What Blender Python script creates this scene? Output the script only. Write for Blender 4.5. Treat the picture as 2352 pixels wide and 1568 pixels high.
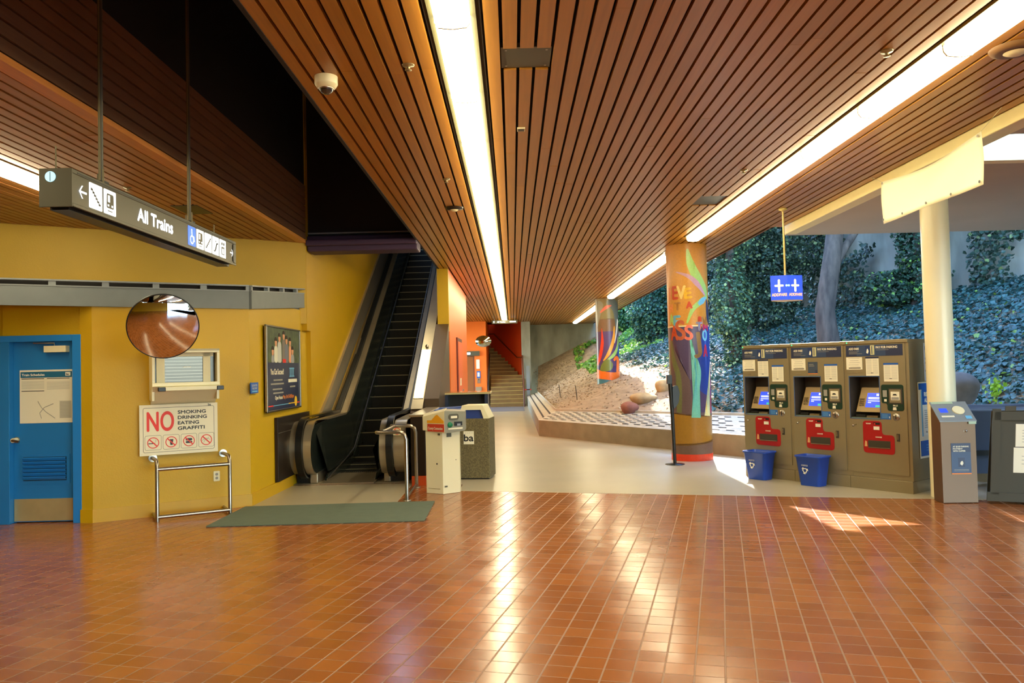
import bpy, bmesh, math, random
import numpy as np
from mathutils import Vector, Matrix
for o in list(bpy.data.objects): bpy.data.objects.remove(o)
S = bpy.context.scene
C = S.collection
PI = math.pi
random.seed(7)
rng = np.random.default_rng(7)

# ------------------------------------------------------------ camera, world, sun, exposure
EYE = 1.58; FPX = 1829.0
def make_camera():
    p = math.atan(59/FPX); r = 0.024
    F = Vector((0, math.cos(p), math.sin(p))); R0 = Vector((1, 0, 0)); U0 = Vector((0, -math.sin(p), math.cos(p)))
    R = math.cos(r)*R0 - math.sin(r)*U0; U = math.sin(r)*R0 + math.cos(r)*U0
    cd = bpy.data.cameras.new('camera'); cam = bpy.data.objects.new('camera', cd); C.objects.link(cam)
    M = Matrix((R, U, -F)).transposed().to_4x4(); M.translation = Vector((0, 0, EYE))
    cam.matrix_world = M
    cd.sensor_width = 36.0; cd.lens = 36.0*FPX/2352.0; cd.clip_end = 500; cd.clip_start = 0.05
    S.camera = cam
make_camera()
w = bpy.data.worlds.new('sky'); S.world = w; w.use_nodes = True
nt = w.node_tree; bgn = nt.nodes['Background']
sky = nt.nodes.new('ShaderNodeTexSky'); sky.sky_type = 'NISHITA'; sky.sun_disc = False
sky.sun_elevation = math.radians(42); sky.sun_rotation = math.radians(8); sky.air_density = 1.2; sky.dust_density = 0.6; sky.ozone_density = 3.0
tint = nt.nodes.new('ShaderNodeVectorMath'); tint.operation = 'MULTIPLY'; tint.inputs[1].default_value = (.88, 1.0, 1.12)
nt.links.new(sky.outputs[0], tint.inputs[0]); nt.links.new(tint.outputs[0], bgn.inputs[0]); bgn.inputs[1].default_value = 1.8
sd = bpy.data.lights.new('sun', 'SUN'); sd.energy = 15.0; sd.angle = math.radians(0.8); sd.color = (1.0, 0.93, 0.82)
so = bpy.data.objects.new('sun', sd); C.objects.link(so)
SUN = Vector((0.20, 1.0, 0.86)).normalized()
so.rotation_euler = SUN.to_track_quat('Z', 'Y').to_euler(); so.location = (10, 40, 30)
LIGHT_COL = (1.0, 0.87, 0.54); LIGHT_STR = 19.0
S.view_settings.view_transform = 'Standard'; S.view_settings.look = 'None'
S.view_settings.gamma = 1.0; S.view_settings.use_curve_mapping = False
S.view_settings.exposure = 0.35

# ------------------------------------------------------------ materials
def lin(c): return tuple(((x/255)/12.92 if x/255 <= 0.04045 else ((x/255+0.055)/1.055)**2.4) for x in c)
_m = {}
def mat(name, rgb, rough=0.5, metal=0.0, var=0.0, vscale=8.0, bump=0.0, bscale=40.0, spec=0.5, emit=None, estr=0.0, coat=0.0, stretch=None, aniso=0):
    if name in _m: return _m[name]
    m = bpy.data.materials.new(name); m.use_nodes = True; t = m.node_tree; b = t.nodes['Principled BSDF']
    col = lin(rgb)+(1,)
    b.inputs['Base Color'].default_value = col
    b.inputs['Roughness'].default_value = rough; b.inputs['Metallic'].default_value = metal
    b.inputs['Specular IOR Level'].default_value = spec
    if coat: b.inputs['Coat Weight'].default_value = coat; b.inputs['Coat Roughness'].default_value = 0.1
    if emit: b.inputs['Emission Color'].default_value = tuple(emit)+(1,); b.inputs['Emission Strength'].default_value = estr
    tc = None
    if var or bump:
        tc = t.nodes.new('ShaderNodeTexCoord'); mp = t.nodes.new('ShaderNodeMapping'); t.links.new(tc.outputs['Object'], mp.inputs[0])
        if stretch: mp.inputs['Scale'].default_value = stretch
    if var:
        n = t.nodes.new('ShaderNodeTexNoise'); n.inputs['Scale'].default_value = vscale; n.inputs['Detail'].default_value = 6
        t.links.new(mp.outputs[0], n.inputs[0])
        r = t.nodes.new('ShaderNodeMapRange'); r.inputs[1].default_value = 0.3; r.inputs[2].default_value = 0.7
        r.inputs[3].default_value = 1-var; r.inputs[4].default_value = 1+var*0.6
        t.links.new(n.outputs[0], r.inputs[0])
        v = t.nodes.new('ShaderNodeVectorMath'); v.operation = 'SCALE'; v.inputs[0].default_value = col[:3]
        t.links.new(r.outputs[0], v.inputs['Scale']); t.links.new(v.outputs[0], b.inputs['Base Color'])
    if bump:
        n = t.nodes.new('ShaderNodeTexNoise'); n.inputs['Scale'].default_value = bscale; n.inputs['Detail'].default_value = 5
        t.links.new(mp.outputs[0], n.inputs[0])
        bu = t.nodes.new('ShaderNodeBump'); bu.inputs['Strength'].default_value = bump; bu.inputs['Distance'].default_value = 0.01
        t.links.new(n.outputs[0], bu.inputs['Height']); t.links.new(bu.outputs[0], b.inputs['Normal'])
    _m[name] = m; return m

def attr_mat(name, rough, spec=0.5, grain=0.0, trans=False):
    """base colour from the mesh colour attribute 'tone' (the paint / board colour itself)"""
    m = bpy.data.materials.new(name); m.use_nodes = True; t = m.node_tree; b = t.nodes['Principled BSDF']
    a = t.nodes.new('ShaderNodeAttribute'); a.attribute_name = 'tone'
    b.inputs['Roughness'].default_value = rough; b.inputs['Specular IOR Level'].default_value = spec
    out = a.outputs['Color']
    if grain:
        tc = t.nodes.new('ShaderNodeTexCoord'); mp = t.nodes.new('ShaderNodeMapping'); t.links.new(tc.outputs['Object'], mp.inputs[0])
        mp.inputs['Scale'].default_value = (30, 1.2, 30)
        n = t.nodes.new('ShaderNodeTexNoise'); n.inputs['Scale'].default_value = 1.5; n.inputs['Detail'].default_value = 8
        t.links.new(mp.outputs[0], n.inputs[0])
        r = t.nodes.new('ShaderNodeMapRange'); r.inputs[1].default_value = .3; r.inputs[2].default_value = .7; r.inputs[3].default_value = 1-grain; r.inputs[4].default_value = 1+grain*.5
        t.links.new(n.outputs[0], r.inputs[0])
        v = t.nodes.new('ShaderNodeVectorMath'); v.operation = 'SCALE'; t.links.new(out, v.inputs[0]); t.links.new(r.outputs[0], v.inputs['Scale'])
        out = v.outputs[0]
    t.links.new(out, b.inputs['Base Color'])
    if trans:
        b.inputs['Subsurface Weight'].default_value = 0.0
        tr = t.nodes.new('ShaderNodeBsdfTranslucent'); t.links.new(out, tr.inputs[0])
        mx = t.nodes.new('ShaderNodeMixShader'); mx.inputs[0].default_value = 0.3
        o = t.nodes['Material Output']; t.links.new(b.outputs[0], mx.inputs[1]); t.links.new(tr.outputs[0], mx.inputs[2]); t.links.new(mx.outputs[0], o.inputs[0])
    return m

def tile_material():
    m = bpy.data.materials.new('quarry_tile'); m.use_nodes = True; t = m.node_tree; b = t.nodes['Principled BSDF']; L = t.links.new
    N = t.nodes.new
    tc = N('ShaderNodeTexCoord'); mp = N('ShaderNodeMapping'); L(tc.outputs['Object'], mp.inputs[0]); mp.vector_type = 'TEXTURE'
    mp.inputs['Location'].default_value = (2.46, 9.52, 0); mp.inputs['Rotation'].default_value = (0, 0, -math.radians(14.63)); mp.inputs['Scale'].default_value = (.153, .153, 1)
    # gentle waviness of the rows
    fl = N('ShaderNodeVectorMath'); fl.operation = 'FLOOR'; L(mp.outputs[0], fl.inputs[0])
    fr = N('ShaderNodeVectorMath'); fr.operation = 'FRACTION'; L(mp.outputs[0], fr.inputs[0])
    sx = N('ShaderNodeSeparateXYZ'); L(fr.outputs[0], sx.inputs[0])
    def M(op, a, bb=None):
        n = N('ShaderNodeMath'); n.operation = op
        for i, v in enumerate((a, bb)):
            if v is None: continue
            if isinstance(v, (int, float)): n.inputs[i].default_value = v
            else: L(v, n.inputs[i])
        return n.outputs[0]
    dx = M('MINIMUM', sx.outputs[0], M('SUBTRACT', 1.0, sx.outputs[0]))
    dy = M('MINIMUM', sx.outputs[1], M('SUBTRACT', 1.0, sx.outputs[1]))
    mx = N('ShaderNodeMapRange'); L(dx, mx.inputs[0]); mx.inputs[1].default_value = .022; mx.inputs[2].default_value = .036
    my = N('ShaderNodeMapRange'); L(dy, my.inputs[0]); my.inputs[1].default_value = .010; my.inputs[2].default_value = .022
    tile = M('MULTIPLY', mx.outputs[0], my.outputs[0])
    fz = N('ShaderNodeVectorMath'); fz.operation = 'MULTIPLY'; L(fl.outputs[0], fz.inputs[0]); fz.inputs[1].default_value = (1, 1, 0)
    wn = N('ShaderNodeTexWhiteNoise'); L(fz.outputs[0], wn.inputs[0])
    cr = N('ShaderNodeValToRGB'); L(wn.outputs[0], cr.inputs[0])
    e = cr.color_ramp.elements; e[0].position = 0; e[0].color = lin((144, 82, 36))+(1,); e[1].position = 1; e[1].color = lin((162, 97, 46))+(1,)
    q = cr.color_ramp.elements.new(.5); q.color = lin((154, 89, 40))+(1,)
    no = N('ShaderNodeTexNoise'); L(tc.outputs['Object'], no.inputs[0]); no.inputs['Scale'].default_value = 1.3; no.inputs['Detail'].default_value = 5
    mr = N('ShaderNodeMapRange'); L(no.outputs[0], mr.inputs[0]); mr.inputs[1].default_value = .3; mr.inputs[2].default_value = .7; mr.inputs[3].default_value = .9; mr.inputs[4].default_value = 1.08
    sc = N('ShaderNodeVectorMath'); sc.operation = 'SCALE'; L(cr.outputs[0], sc.inputs[0]); L(mr.outputs[0], sc.inputs['Scale'])
    mix = N('ShaderNodeMix'); mix.data_type = 'RGBA'; L(tile, mix.inputs[0]); mix.inputs[6].default_value = lin((150, 112, 84))+(1,); L(sc.outputs[0], mix.inputs[7])
    L(mix.outputs[2], b.inputs['Base Color'])
    rr = N('ShaderNodeMapRange'); L(tile, rr.inputs[0]); rr.inputs[3].default_value = .45; rr.inputs[4].default_value = .2
    n2 = N('ShaderNodeTexNoise'); L(tc.outputs['Object'], n2.inputs[0]); n2.inputs['Scale'].default_value = 3; n2.inputs['Detail'].default_value = 6
    r2 = M('ADD', rr.outputs[0], M('MULTIPLY', M('SUBTRACT', n2.outputs[0], .5), .16))
    L(r2, b.inputs['Roughness']); b.inputs['Specular IOR Level'].default_value = .62
    # each tile lies a hair out of level
    sub = N('ShaderNodeVectorMath'); sub.operation = 'SUBTRACT'; L(wn.outputs[1], sub.inputs[0]); sub.inputs[1].default_value = (.5, .5, .5)
    s2 = N('ShaderNodeVectorMath'); s2.operation = 'MULTIPLY'; L(sub.outputs[0], s2.inputs[0]); s2.inputs[1].default_value = (.014, .014, 0)
    bu = N('ShaderNodeBump'); bu.inputs['Strength'].default_value = .5; bu.inputs['Distance'].default_value = .002
    nb = N('ShaderNodeTexNoise'); L(tc.outputs['Object'], nb.inputs[0]); nb.inputs['Scale'].default_value = 9; nb.inputs['Detail'].default_value = 2
    L(M('ADD', tile, M('MULTIPLY', nb.outputs[0], .5)), bu.inputs['Height'])
    ad = N('ShaderNodeVectorMath'); ad.operation = 'ADD'; L(bu.outputs[0], ad.inputs[0]); L(s2.outputs[0], ad.inputs[1])
    nn = N('ShaderNodeVectorMath'); nn.operation = 'NORMALIZE'; L(ad.outputs[0], nn.inputs[0]); L(nn.outputs[0], b.inputs['Normal'])
    return m

YEL = mat('yellow_paint', (196, 156, 4), .5, var=.05, vscale=1.3, bump=.15, bscale=60)
YEL2 = mat('yellow_paint_satin', (196, 152, 6), .42, var=.05, vscale=1.1)
ORG = mat('orange_paint', (236, 112, 22), .4, var=.04, vscale=1.5)
RED = mat('red_orange_paint', (214, 78, 30), .4)
GBAND = mat('grey_band_paint', (112, 118, 118), .5, var=.05)
CREAM = mat('cream_paint', (226, 214, 170), .45, var=.03)
CREAM2 = mat('cream_metal', (228, 218, 178), .35)
DARK = mat('dark_atrium_paint', (26, 22, 26), .7)
PURP = mat('purple_beam_paint', (66, 44, 74), .55)
BLACK = mat('black_plastic', (16, 17, 17), .4)
RUB = mat('black_rubber', (12, 13, 12), .35)
DKBR = mat('dark_bronze_metal', (52, 42, 36), .38, metal=.6, var=.06)
STEEL = mat('brushed_steel', (168, 160, 148), .28, metal=1.0, var=.06, vscale=4, stretch=(1, 1, 8))
STEEL2 = mat('escalator_steel', (178, 164, 138), .3, metal=.75, var=.08, vscale=3)
POL = mat('polished_steel', (215, 212, 200), .07, metal=1.0)
MACH = mat('machine_steel', (152, 138, 106), .36, metal=.5, var=.05, vscale=3)
MACHD = mat('machine_recess', (74, 66, 58), .45, metal=.4)
CONC = mat('concrete_floor', (176, 166, 142), .33, var=.09, vscale=1.1, bump=.06, bscale=25)
CONCW = mat('board_marked_concrete', (158, 156, 140), .85, var=.42, vscale=1.6, bump=.5, bscale=12, stretch=(1, 1, .35))
BENCH = mat('bench_concrete', (150, 138, 112), .8, var=.2, vscale=3, bump=.4, bscale=30)
BTOP = mat('bench_top_concrete', (186, 176, 156), .8, var=.12, vscale=6, bump=.3, bscale=40)
AGG = mat('exposed_aggregate', (112, 100, 66), .9, var=.45, vscale=60, bump=1.0, bscale=110)
BDOOR = mat('blue_door_paint', (30, 118, 184), .4, var=.05, vscale=2)
BDOOR2 = mat('blue_frame_paint', (34, 128, 206), .35)
KICK = mat('kick_plate', (200, 184, 136), .35, metal=.5, var=.12, vscale=4)
PAPER = mat('paper', (232, 224, 196), .6)
PAPERG = mat('printed_grey', (150, 146, 134), .6)
INK = mat('black_ink', (30, 30, 30), .5)
REDI = mat('red_ink', (222, 44, 30), .5)
WHITE = mat('white_paint', (236, 232, 214), .5)
NAVY = mat('navy_print', (34, 44, 74), .4)
NAVY2 = mat('navy_gradient_print', (46, 66, 98), .4)
BLUE = mat('blue_print', (26, 88, 170), .4)
BLUEL = mat('light_blue_print', (110, 178, 214), .45)
BIN = mat('recycling_blue_plastic', (22, 66, 160), .38)
GRN = mat('dark_green_panel', (14, 48, 34), .35)
REDP = mat('red_panel', (162, 18, 22), .35)
MAT = mat('grey_green_mat', (92, 106, 92), .85, bump=.6, bscale=160, var=.08)
CHAR = mat('charcoal_sign_metal', (84, 80, 62), .4, metal=.2)
GREYM = mat('grey_fascia_metal', (128, 134, 136), .4)
CANOPY = mat('grey_canopy_soffit', (176, 162, 144), .8, var=.05, vscale=1.2)
BEAM = mat('cream_beam_paint', (232, 214, 150), .45, var=.03)
BANNER = mat('white_banner_vinyl', (240, 234, 200), .5)
COLW = mat('white_column_paint', (236, 226, 186), .28)
BOARD = mat('black_sandwich_board', (62, 58, 42), .55)
CART = mat('grey_blue_plastic', (84, 98, 120), .4)
ROCK = mat('boulder_rock', (120, 110, 96), .9, var=.3, vscale=4, bump=.8, bscale=8)
DIRT = mat('bare_dirt', (164, 142, 116), .95, var=.3, vscale=5, bump=1.0, bscale=14)
BARK = mat('tree_bark', (80, 70, 60), .9, var=.6, vscale=9, bump=1.0, bscale=9, stretch=(1, 1, .25))
WOODB = mat('wood_gap_dark', (20, 12, 8), .8)
WOODC = attr_mat('stained_redwood_planks', .38, spec=.45, grain=.13)
LEAF = attr_mat('ivy_leaves', .42, spec=.6, trans=True)
LEAF2 = attr_mat('tree_leaves', .5, spec=.5, trans=True)
LAMP = mat('fluorescent_lens', (255, 250, 235), .3, emit=LIGHT_COL, estr=LIGHT_STR)
WARMW = mat('lit_sign_white', (255, 255, 255), .4, emit=(.86, .93, 1.0), estr=1.05)
LITB = mat('lit_sign_blue', (30, 80, 200), .4, emit=(.08, .25, .9), estr=.7)
SCRN = mat('screen_blue', (20, 40, 190), .25, emit=(.04, .09, .75), estr=1.0)
SCRW = mat('screen_white', (240, 240, 255), .3, emit=(.8, .9, 1.0), estr=1.0)
SCRG = mat('screen_green', (30, 150, 120), .3, emit=(.05, .5, .35), estr=.8)
GLED = mat('green_led', (20, 255, 90), .3, emit=(.0, 1.0, .25), estr=3)
ADDB = mat('addfare_blue', (20, 60, 190), .35, emit=(.015, .07, .6), estr=.9)
ADDW = mat('addfare_yellow_white', (255, 235, 170), .4, emit=(1.0, .82, .45), estr=1.05)
ADDT = mat('addfare_lettering', (250, 160, 90), .4, emit=(1.0, .5, .22), estr=.9)
ADDS = mat('addfare_hotspot', (150, 230, 255), .4, emit=(.3, .8, 1.0), estr=2.2)  # glowing disc imitates the hotspot on the lit sign face
MIRR = mat('convex_mirror_glass', (235, 235, 230), .02, metal=1.0)
GRILL = mat('window_dark', (70, 74, 76), .2)
BROWN = mat('brown_handrail', (96, 50, 28), .4)
DESK = mat('desk_top_laminate', (176, 120, 62), .12)
DESKB = mat('desk_navy', (24, 34, 60), .4)
TARP = mat('blue_tarp', (40, 60, 110), .45)
STAIR = mat('stair_concrete', (122, 88, 38), .7, var=.2, vscale=3)
NOSE = mat('stair_nosing', (190, 160, 80), .5)
STEPD = mat('escalator_step_black', (14, 14, 12), .5, metal=.3)
STEPN = mat('escalator_nosing', (150, 146, 118), .35, metal=.6)
PANELD = mat('escalator_inner_panel', (44, 50, 46), .25, metal=.5, var=.1, vscale=5)
TILE = tile_material()

# ------------------------------------------------------------ mesh builder
class MB:
    def __init__(s, M=None):
        s.v = []; s.f = []; s.mi = []; s.sm = []; s.mats = []; s.M = M or Matrix.Identity(4)
    def _m(s, m):
        if m not in s.mats: s.mats.append(m)
        return s.mats.index(m)
    def add(s, vs, fs, m, smooth=False):
        b = len(s.v); i = s._m(m)
        for p in vs: s.v.append(tuple(s.M @ Vector(p)))
        for f in fs: s.f.append(tuple(b+k for k in f)); s.mi.append(i); s.sm.append(smooth)
        return s
    def box(s, x0, x1, y0, y1, z0, z1, m):
        return s.add([(x0,y0,z0),(x1,y0,z0),(x1,y1,z0),(x0,y1,z0),(x0,y0,z1),(x1,y0,z1),(x1,y1,z1),(x0,y1,z1)],
                     [(0,3,2,1),(4,5,6,7),(0,1,5,4),(1,2,6,5),(2,3,7,6),(3,0,4,7)], m)
    def quad(s, a, b, c, d, m): return s.add([a,b,c,d], [(0,1,2,3)], m)
    def prism(s, poly, axis, a, b, m, smooth=False):
        """poly: 2D points; axis 'x': (y,z) extruded a..b in x; 'y': (x,z); 'z': (x,y)"""
        def P(p, t):
            return (t,p[0],p[1]) if axis == 'x' else ((p[0],t,p[1]) if axis == 'y' else (p[0],p[1],t))
        n = len(poly); vs = [P(p,a) for p in poly]+[P(p,b) for p in poly]
        s.add(vs, [tuple(range(n))[::-1], tuple(range(n,2*n))], m)
        return s.add(vs, [(i,(i+1)%n,n+(i+1)%n,n+i) for i in range(n)], m, smooth)
    def ring_sweep(s, rings, m, smooth=True, cap=True, close=False):
        n = len(rings[0]); vs = [p for r in rings for p in r]; fs = []
        K = len(rings)
        for k in range(K if close else K-1):
            for i in range(n):
                j = (i+1)%n; k2 = (k+1)%K
                fs.append((k*n+i, k*n+j, k2*n+j, k2*n+i))
        s.add(vs, fs, m, smooth)
        if cap and not close: s.add(rings[0], [tuple(range(n))[::-1]], m); s.add(rings[-1], [tuple(range(n))], m)
        return s
    def tube(s, pts, r, m, n=10, cap=True, rs=None):
        pts = [Vector(p) for p in pts]; rings = []
        up = None
        for i, p in enumerate(pts):
            d = (pts[min(i+1, len(pts)-1)]-pts[max(i-1, 0)]).normalized()
            if up is None: up = Vector((0,0,1)) if abs(d.z) < .9 else Vector((1,0,0))
            a = d.cross(up).normalized(); b = a.cross(d).normalized(); up = b
            R = rs[i] if rs else r
            rings.append([tuple(p+a*R*math.cos(2*PI*k/n)+b*R*math.sin(2*PI*k/n)) for k in range(n)])
        return s.ring_sweep(rings, m, cap=cap)
    def lathe(s, prof, m, c=(0,0,0), n=32, axis='z', cap=False):
        rings = []
        for r, h in prof:
            ring = []
            for k in range(n):
                a = 2*PI*k/n
                if axis == 'z': ring.append((c[0]+r*math.cos(a), c[1]+r*math.sin(a), c[2]+h))
                elif axis == 'y': ring.append((c[0]+r*math.cos(a), c[1]+h, c[2]+r*math.sin(a)))
                else: ring.append((c[0]+h, c[1]+r*math.cos(a), c[2]+r*math.sin(a)))
            rings.append(ring)
        return s.ring_sweep(rings, m, cap=cap)
    def disc(s, c, r, m, axis='y', n=24, t=.002, r2=None):
        """flat disc (or ring if r2) of thickness t, facing -axis"""
        x,y,z = c
        if r2 is None:
            poly = [(math.cos(2*PI*k/n)*r, math.sin(2*PI*k/n)*r) for k in range(n)]
            if axis == 'y': return s.prism([(x+a,z+b) for a,b in poly], 'y', y-t, y, m)
            if axis == 'x': return s.prism([(y+a,z+b) for a,b in poly], 'x', x-t, x, m)
            return s.prism([(x+a,y+b) for a,b in poly], 'z', z-t, z, m)
        vs = []
        for k in range(n):
            a = 2*PI*k/n
            for R in (r, r2): vs.append((x+R*math.cos(a), y-t, z+R*math.sin(a)))
        return s.add(vs, [(2*k, 2*((k+1)%n), 2*((k+1)%n)+1, 2*k+1) for k in range(n)], m)
    def rrect(s, x0, x1, z0, z1, r, y0, y1, m):
        return s.prism(rr(x0, x1, z0, z1, r), 'y', y0, y1, m)
    def mesh(s, name):
        me = bpy.data.meshes.new(name); me.from_pydata(s.v, [], s.f)
        for m in s.mats: me.materials.append(m)
        me.polygons.foreach_set('material_index', s.mi); me.polygons.foreach_set('use_smooth', s.sm)
        me.update(); return me
    def build(s, name, parent=None, bevel=0, fix=True):
        me = s.mesh(name)
        if fix:
            bm = bmesh.new(); bm.from_mesh(me)
            bmesh.ops.recalc_face_normals(bm, faces=bm.faces); bm.to_mesh(me); bm.free()
        o = bpy.data.objects.new(name, me); C.objects.link(o)
        if parent: o.parent = parent
        if bevel:
            b = o.modifiers.new('bevel', 'BEVEL'); b.width = bevel; b.segments = 2; b.limit_method = 'ANGLE'; b.angle_limit = math.radians(40)
        return o
def rr(x0, x1, z0, z1, r, n=5):
    out = []
    for cx, cz, a0 in ((x1-r,z1-r,0),(x0+r,z1-r,PI/2),(x0+r,z0+r,PI),(x1-r,z0+r,1.5*PI)):
        for k in range(n+1): a = a0+PI/2*k/n; out.append((cx+r*math.cos(a), cz+r*math.sin(a)))
    return out
def rounded(poly, r, n=4):
    out = []; N = len(poly)
    for i in range(N):
        p = Vector(poly[i]); a = (Vector(poly[i-1])-p); b = (Vector(poly[(i+1)%N])-p)
        rr_ = min(r, a.length*.45, b.length*.45); A = p+a.normalized()*rr_; B = p+b.normalized()*rr_
        for k in range(n+1):
            t = k/n; q = A*(1-t)**2+p*2*t*(1-t)+B*t*t; out.append((q.x,q.y))
    return out
_tc = {}
def text_geo(txt):
    """outline mesh of a text in its own plane (x right, y up), cap height scaled to 1"""
    if txt in _tc: return _tc[txt]
    cu = bpy.data.curves.new('t', 'FONT'); cu.body = txt; cu.size = 1.0; cu.resolution_u = 6
    ob = bpy.data.objects.new('t', cu); C.objects.link(ob)
    dg = bpy.context.evaluated_depsgraph_get(); me = ob.evaluated_get(dg).to_mesh()
    v = np.array([tuple(p.co) for p in me.vertices]) if len(me.vertices) else np.zeros((0,3))
    f = [tuple(p.vertices) for p in me.polygons]
    ob.evaluated_get(dg).to_mesh_clear(); C.objects.unlink(ob); bpy.data.objects.remove(ob); bpy.data.curves.remove(cu)
    v = v.copy()
    if len(v): v[:,0] -= v[:,0].min()
    v[:,:2] /= 0.73
    _tc[txt] = (v, f); return _tc[txt]
def put_text(mb, txt, x, z, h, m, y=-.002, w=None, align='l', bold=0.0, M=None):
    """text on a plane facing -y: left end x, baseline z, cap height h, optional total width w"""
    v, f = text_geo(txt)
    W = v[:,0].max(); sx = (w/W) if w else h
    if align == 'c': x = x-W*sx/2
    offs = [(0,0)] if not bold else [(0,0),(bold,0),(-bold,0),(0,bold),(0,-bold)]
    for k,(ox,oz) in enumerate(offs):
        vs = [(x+p[0]*sx+ox, y-k*.00008, z+p[1]*h+oz) for p in v]
        mb.add(vs, f, m)
    return W*sx

# ------------------------------------------------------------ object helpers
def tag(o, label, cat, group=None, kind=None):
    o['label'] = label
    if cat: o['category'] = cat
    if group: o['group'] = group
    if kind: o['kind'] = kind
    return o
def thing(name, label, cat, loc=(0,0,0), rz=0, group=None, M=None):
    o = bpy.data.objects.new(name, None); C.objects.link(o); o.empty_display_size = .1
    if M is not None: o.matrix_world = M
    else: o.location = loc; o.rotation_euler = (0,0,rz)
    tag(o, label, cat, group); return o
def struct(o, label, cat=None):
    o['kind'] = 'structure'; o['label'] = label
    o['category'] = cat or 'building'
    return o
def dup(root, loc, rz=None, label=None, group=None):
    r = root.copy(); C.objects.link(r); r.location = loc
    if rz is not None: r.rotation_euler = (0,0,rz)
    if label: r['label'] = label
    if group: r['group'] = group
    for ch in list(root.children):
        c = ch.copy(); C.objects.link(c); c.parent = r
        for g in ch.children:
            d = g.copy(); C.objects.link(d); d.parent = c
    return r
def np_mesh(name, verts, faces4, tone, material, smooth=False):
    """quads with a colour attribute 'tone' per face (4 verts each face, unshared)"""
    me = bpy.data.meshes.new(name); nv = len(verts); nf = len(faces4); k = faces4.shape[1]
    me.vertices.add(nv); me.vertices.foreach_set('co', verts.astype(np.float32).ravel())
    me.loops.add(nf*k); me.loops.foreach_set('vertex_index', faces4.astype(np.int32).ravel())
    me.polygons.add(nf); me.polygons.foreach_set('loop_start', np.arange(0, nf*k, k, dtype=np.int32)); me.polygons.foreach_set('loop_total', np.full(nf, k, dtype=np.int32))
    me.polygons.foreach_set('use_smooth', np.full(nf, smooth, dtype=bool))
    a = me.color_attributes.new('tone', 'FLOAT_COLOR', 'CORNER')
    col = np.ones((nf, k, 4), np.float32); col[:,:,:3] = tone[:,None,:]
    a.data.foreach_set('color', col.ravel()); me.update(calc_edges=True); me.validate()
    me.materials.append(material); return me

CEIL = 3.51
# ================================================================= SHELL: floors
b = MB(); b.box(-11, 12.0, -7, 9.0, -.12, 0, TILE); b.box(-3.3, 6.6, 9.0, 11.0, -.12, 0, TILE); b.box(-3.3, .2, 11, 11.2, -.12, 0, TILE); b.box(-11, -3.3, 9.0, 12.6, -.12, 0, TILE)
struct(b.build('floor'), 'glossy red-orange quarry tile floor of the station hall', 'floor')
b = MB()
def yb(x): return 9.505 - (x-2.46)*.261      # line where tile meets concrete
b.prism([(-.72, yb(-.72)), (3.0, yb(3.0)), (5.6, yb(5.6)), (7.6, yb(7.6)+1.2), (4.2, 13.0), (3.76, 13.35), (.567, 18.3), (.567, 40), (-5, 40), (-5, 25.0), (-1.2, 25), (-1.2, 10.9), (-.72, 10.9)], 'z', -.1, .0022, CONC)
struct(b.build('floor'), 'pale polished concrete floor of the passage beyond the tiles', 'floor')
b = MB(); b.box(-5, -1.2, 11.2, 27, -.1, -.002, CONC); b.box(.567, 6, 11, 40, -.12, -.01, CONC)
struct(b.build('floor'), 'plain floor slab under the escalator', 'floor')
b = MB(); b.prism([(-3.15, 9.52), (-1.42, 9.56), (-1.42, 11.15), (-3.15, 11.15)], 'z', -.1, .002, CONC)
struct(b.build('floor'), 'beige concrete patch of floor in front of the escalator', 'floor')
b = MB()
b.box(-.95, .4, 28.6, 31.85, .0022, .006, mat('blue_grey_landing', (120, 124, 134), .4))
struct(b.build('floor'), 'blue-grey floor strip in front of the far stairs', 'floor')

# ================================================================= walls, left side
AX = math.radians(30.15)
def wall_strip(name, pts, z0, z1, th, m, label, side=1):
    """vertical slab following plan points, thickness th to the left of travel (side=1)"""
    pts = [Vector((p[0], p[1])) for p in pts]; n = len(pts); off = []
    for i in range(n):
        ns = []
        if i > 0: d = (pts[i]-pts[i-1]).normalized(); ns.append(Vector((-d.y, d.x)))
        if i < n-1: d = (pts[i+1]-pts[i]).normalized(); ns.append(Vector((-d.y, d.x)))
        a = sum(ns, Vector((0,0))).normalized(); a = a/max(.3, a.dot(ns[0])); off.append(pts[i]+a*th*side)
    poly = [tuple(p) for p in pts]+[tuple(p) for p in reversed(off)]
    bb = MB(); bb.prism(poly, 'z', z0, z1, m)
    return struct(bb.build(name), label, 'wall')
Cn = (-3.156, 9.551); Bd = (-4.60, 8.712)
ea = Vector((math.cos(AX), math.sin(AX)))
# lower kiosk walls
wall_strip('wall_left', [(-4.735, 8.72), Bd, Cn, (-3.125, 12.1)], 0, 2.50, .18, YEL, 'yellow wall of the angled kiosk left of the escalator')
b = MB(); b.prism([(-7.5, 8.95), (-5.56, 8.76), (-5.56, 8.94), (-7.5, 9.13)], 'z', 0, 2.5, YEL)
b.box(-5.6, -4.735, 8.745, 8.9, 2.05, 2.5, YEL)
struct(b.build('wall_left'), 'yellow wall around the blue door', 'wall')
# proud base course of the kiosk wall
wall_strip('baseboard_left', [(-4.735, 8.705), (Bd[0]+.003, Bd[1]-.014), (Cn[0]+.016, Cn[1]-.008), (-3.105, 11.2)], 0, .145, .02, YEL2, 'yellow painted base course along the kiosk wall')
# upper yellow wall
def ul(x): return 9.777+(x+6.286)*(11.821-9.777)/(6.286-3.055)
wall_strip('wall_left', [(-9.5, ul(-9.5)), (-3.05, ul(-3.05)+.02)], 2.3, CEIL+.02, .2, YEL, 'upper yellow wall above the grey band')
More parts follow.
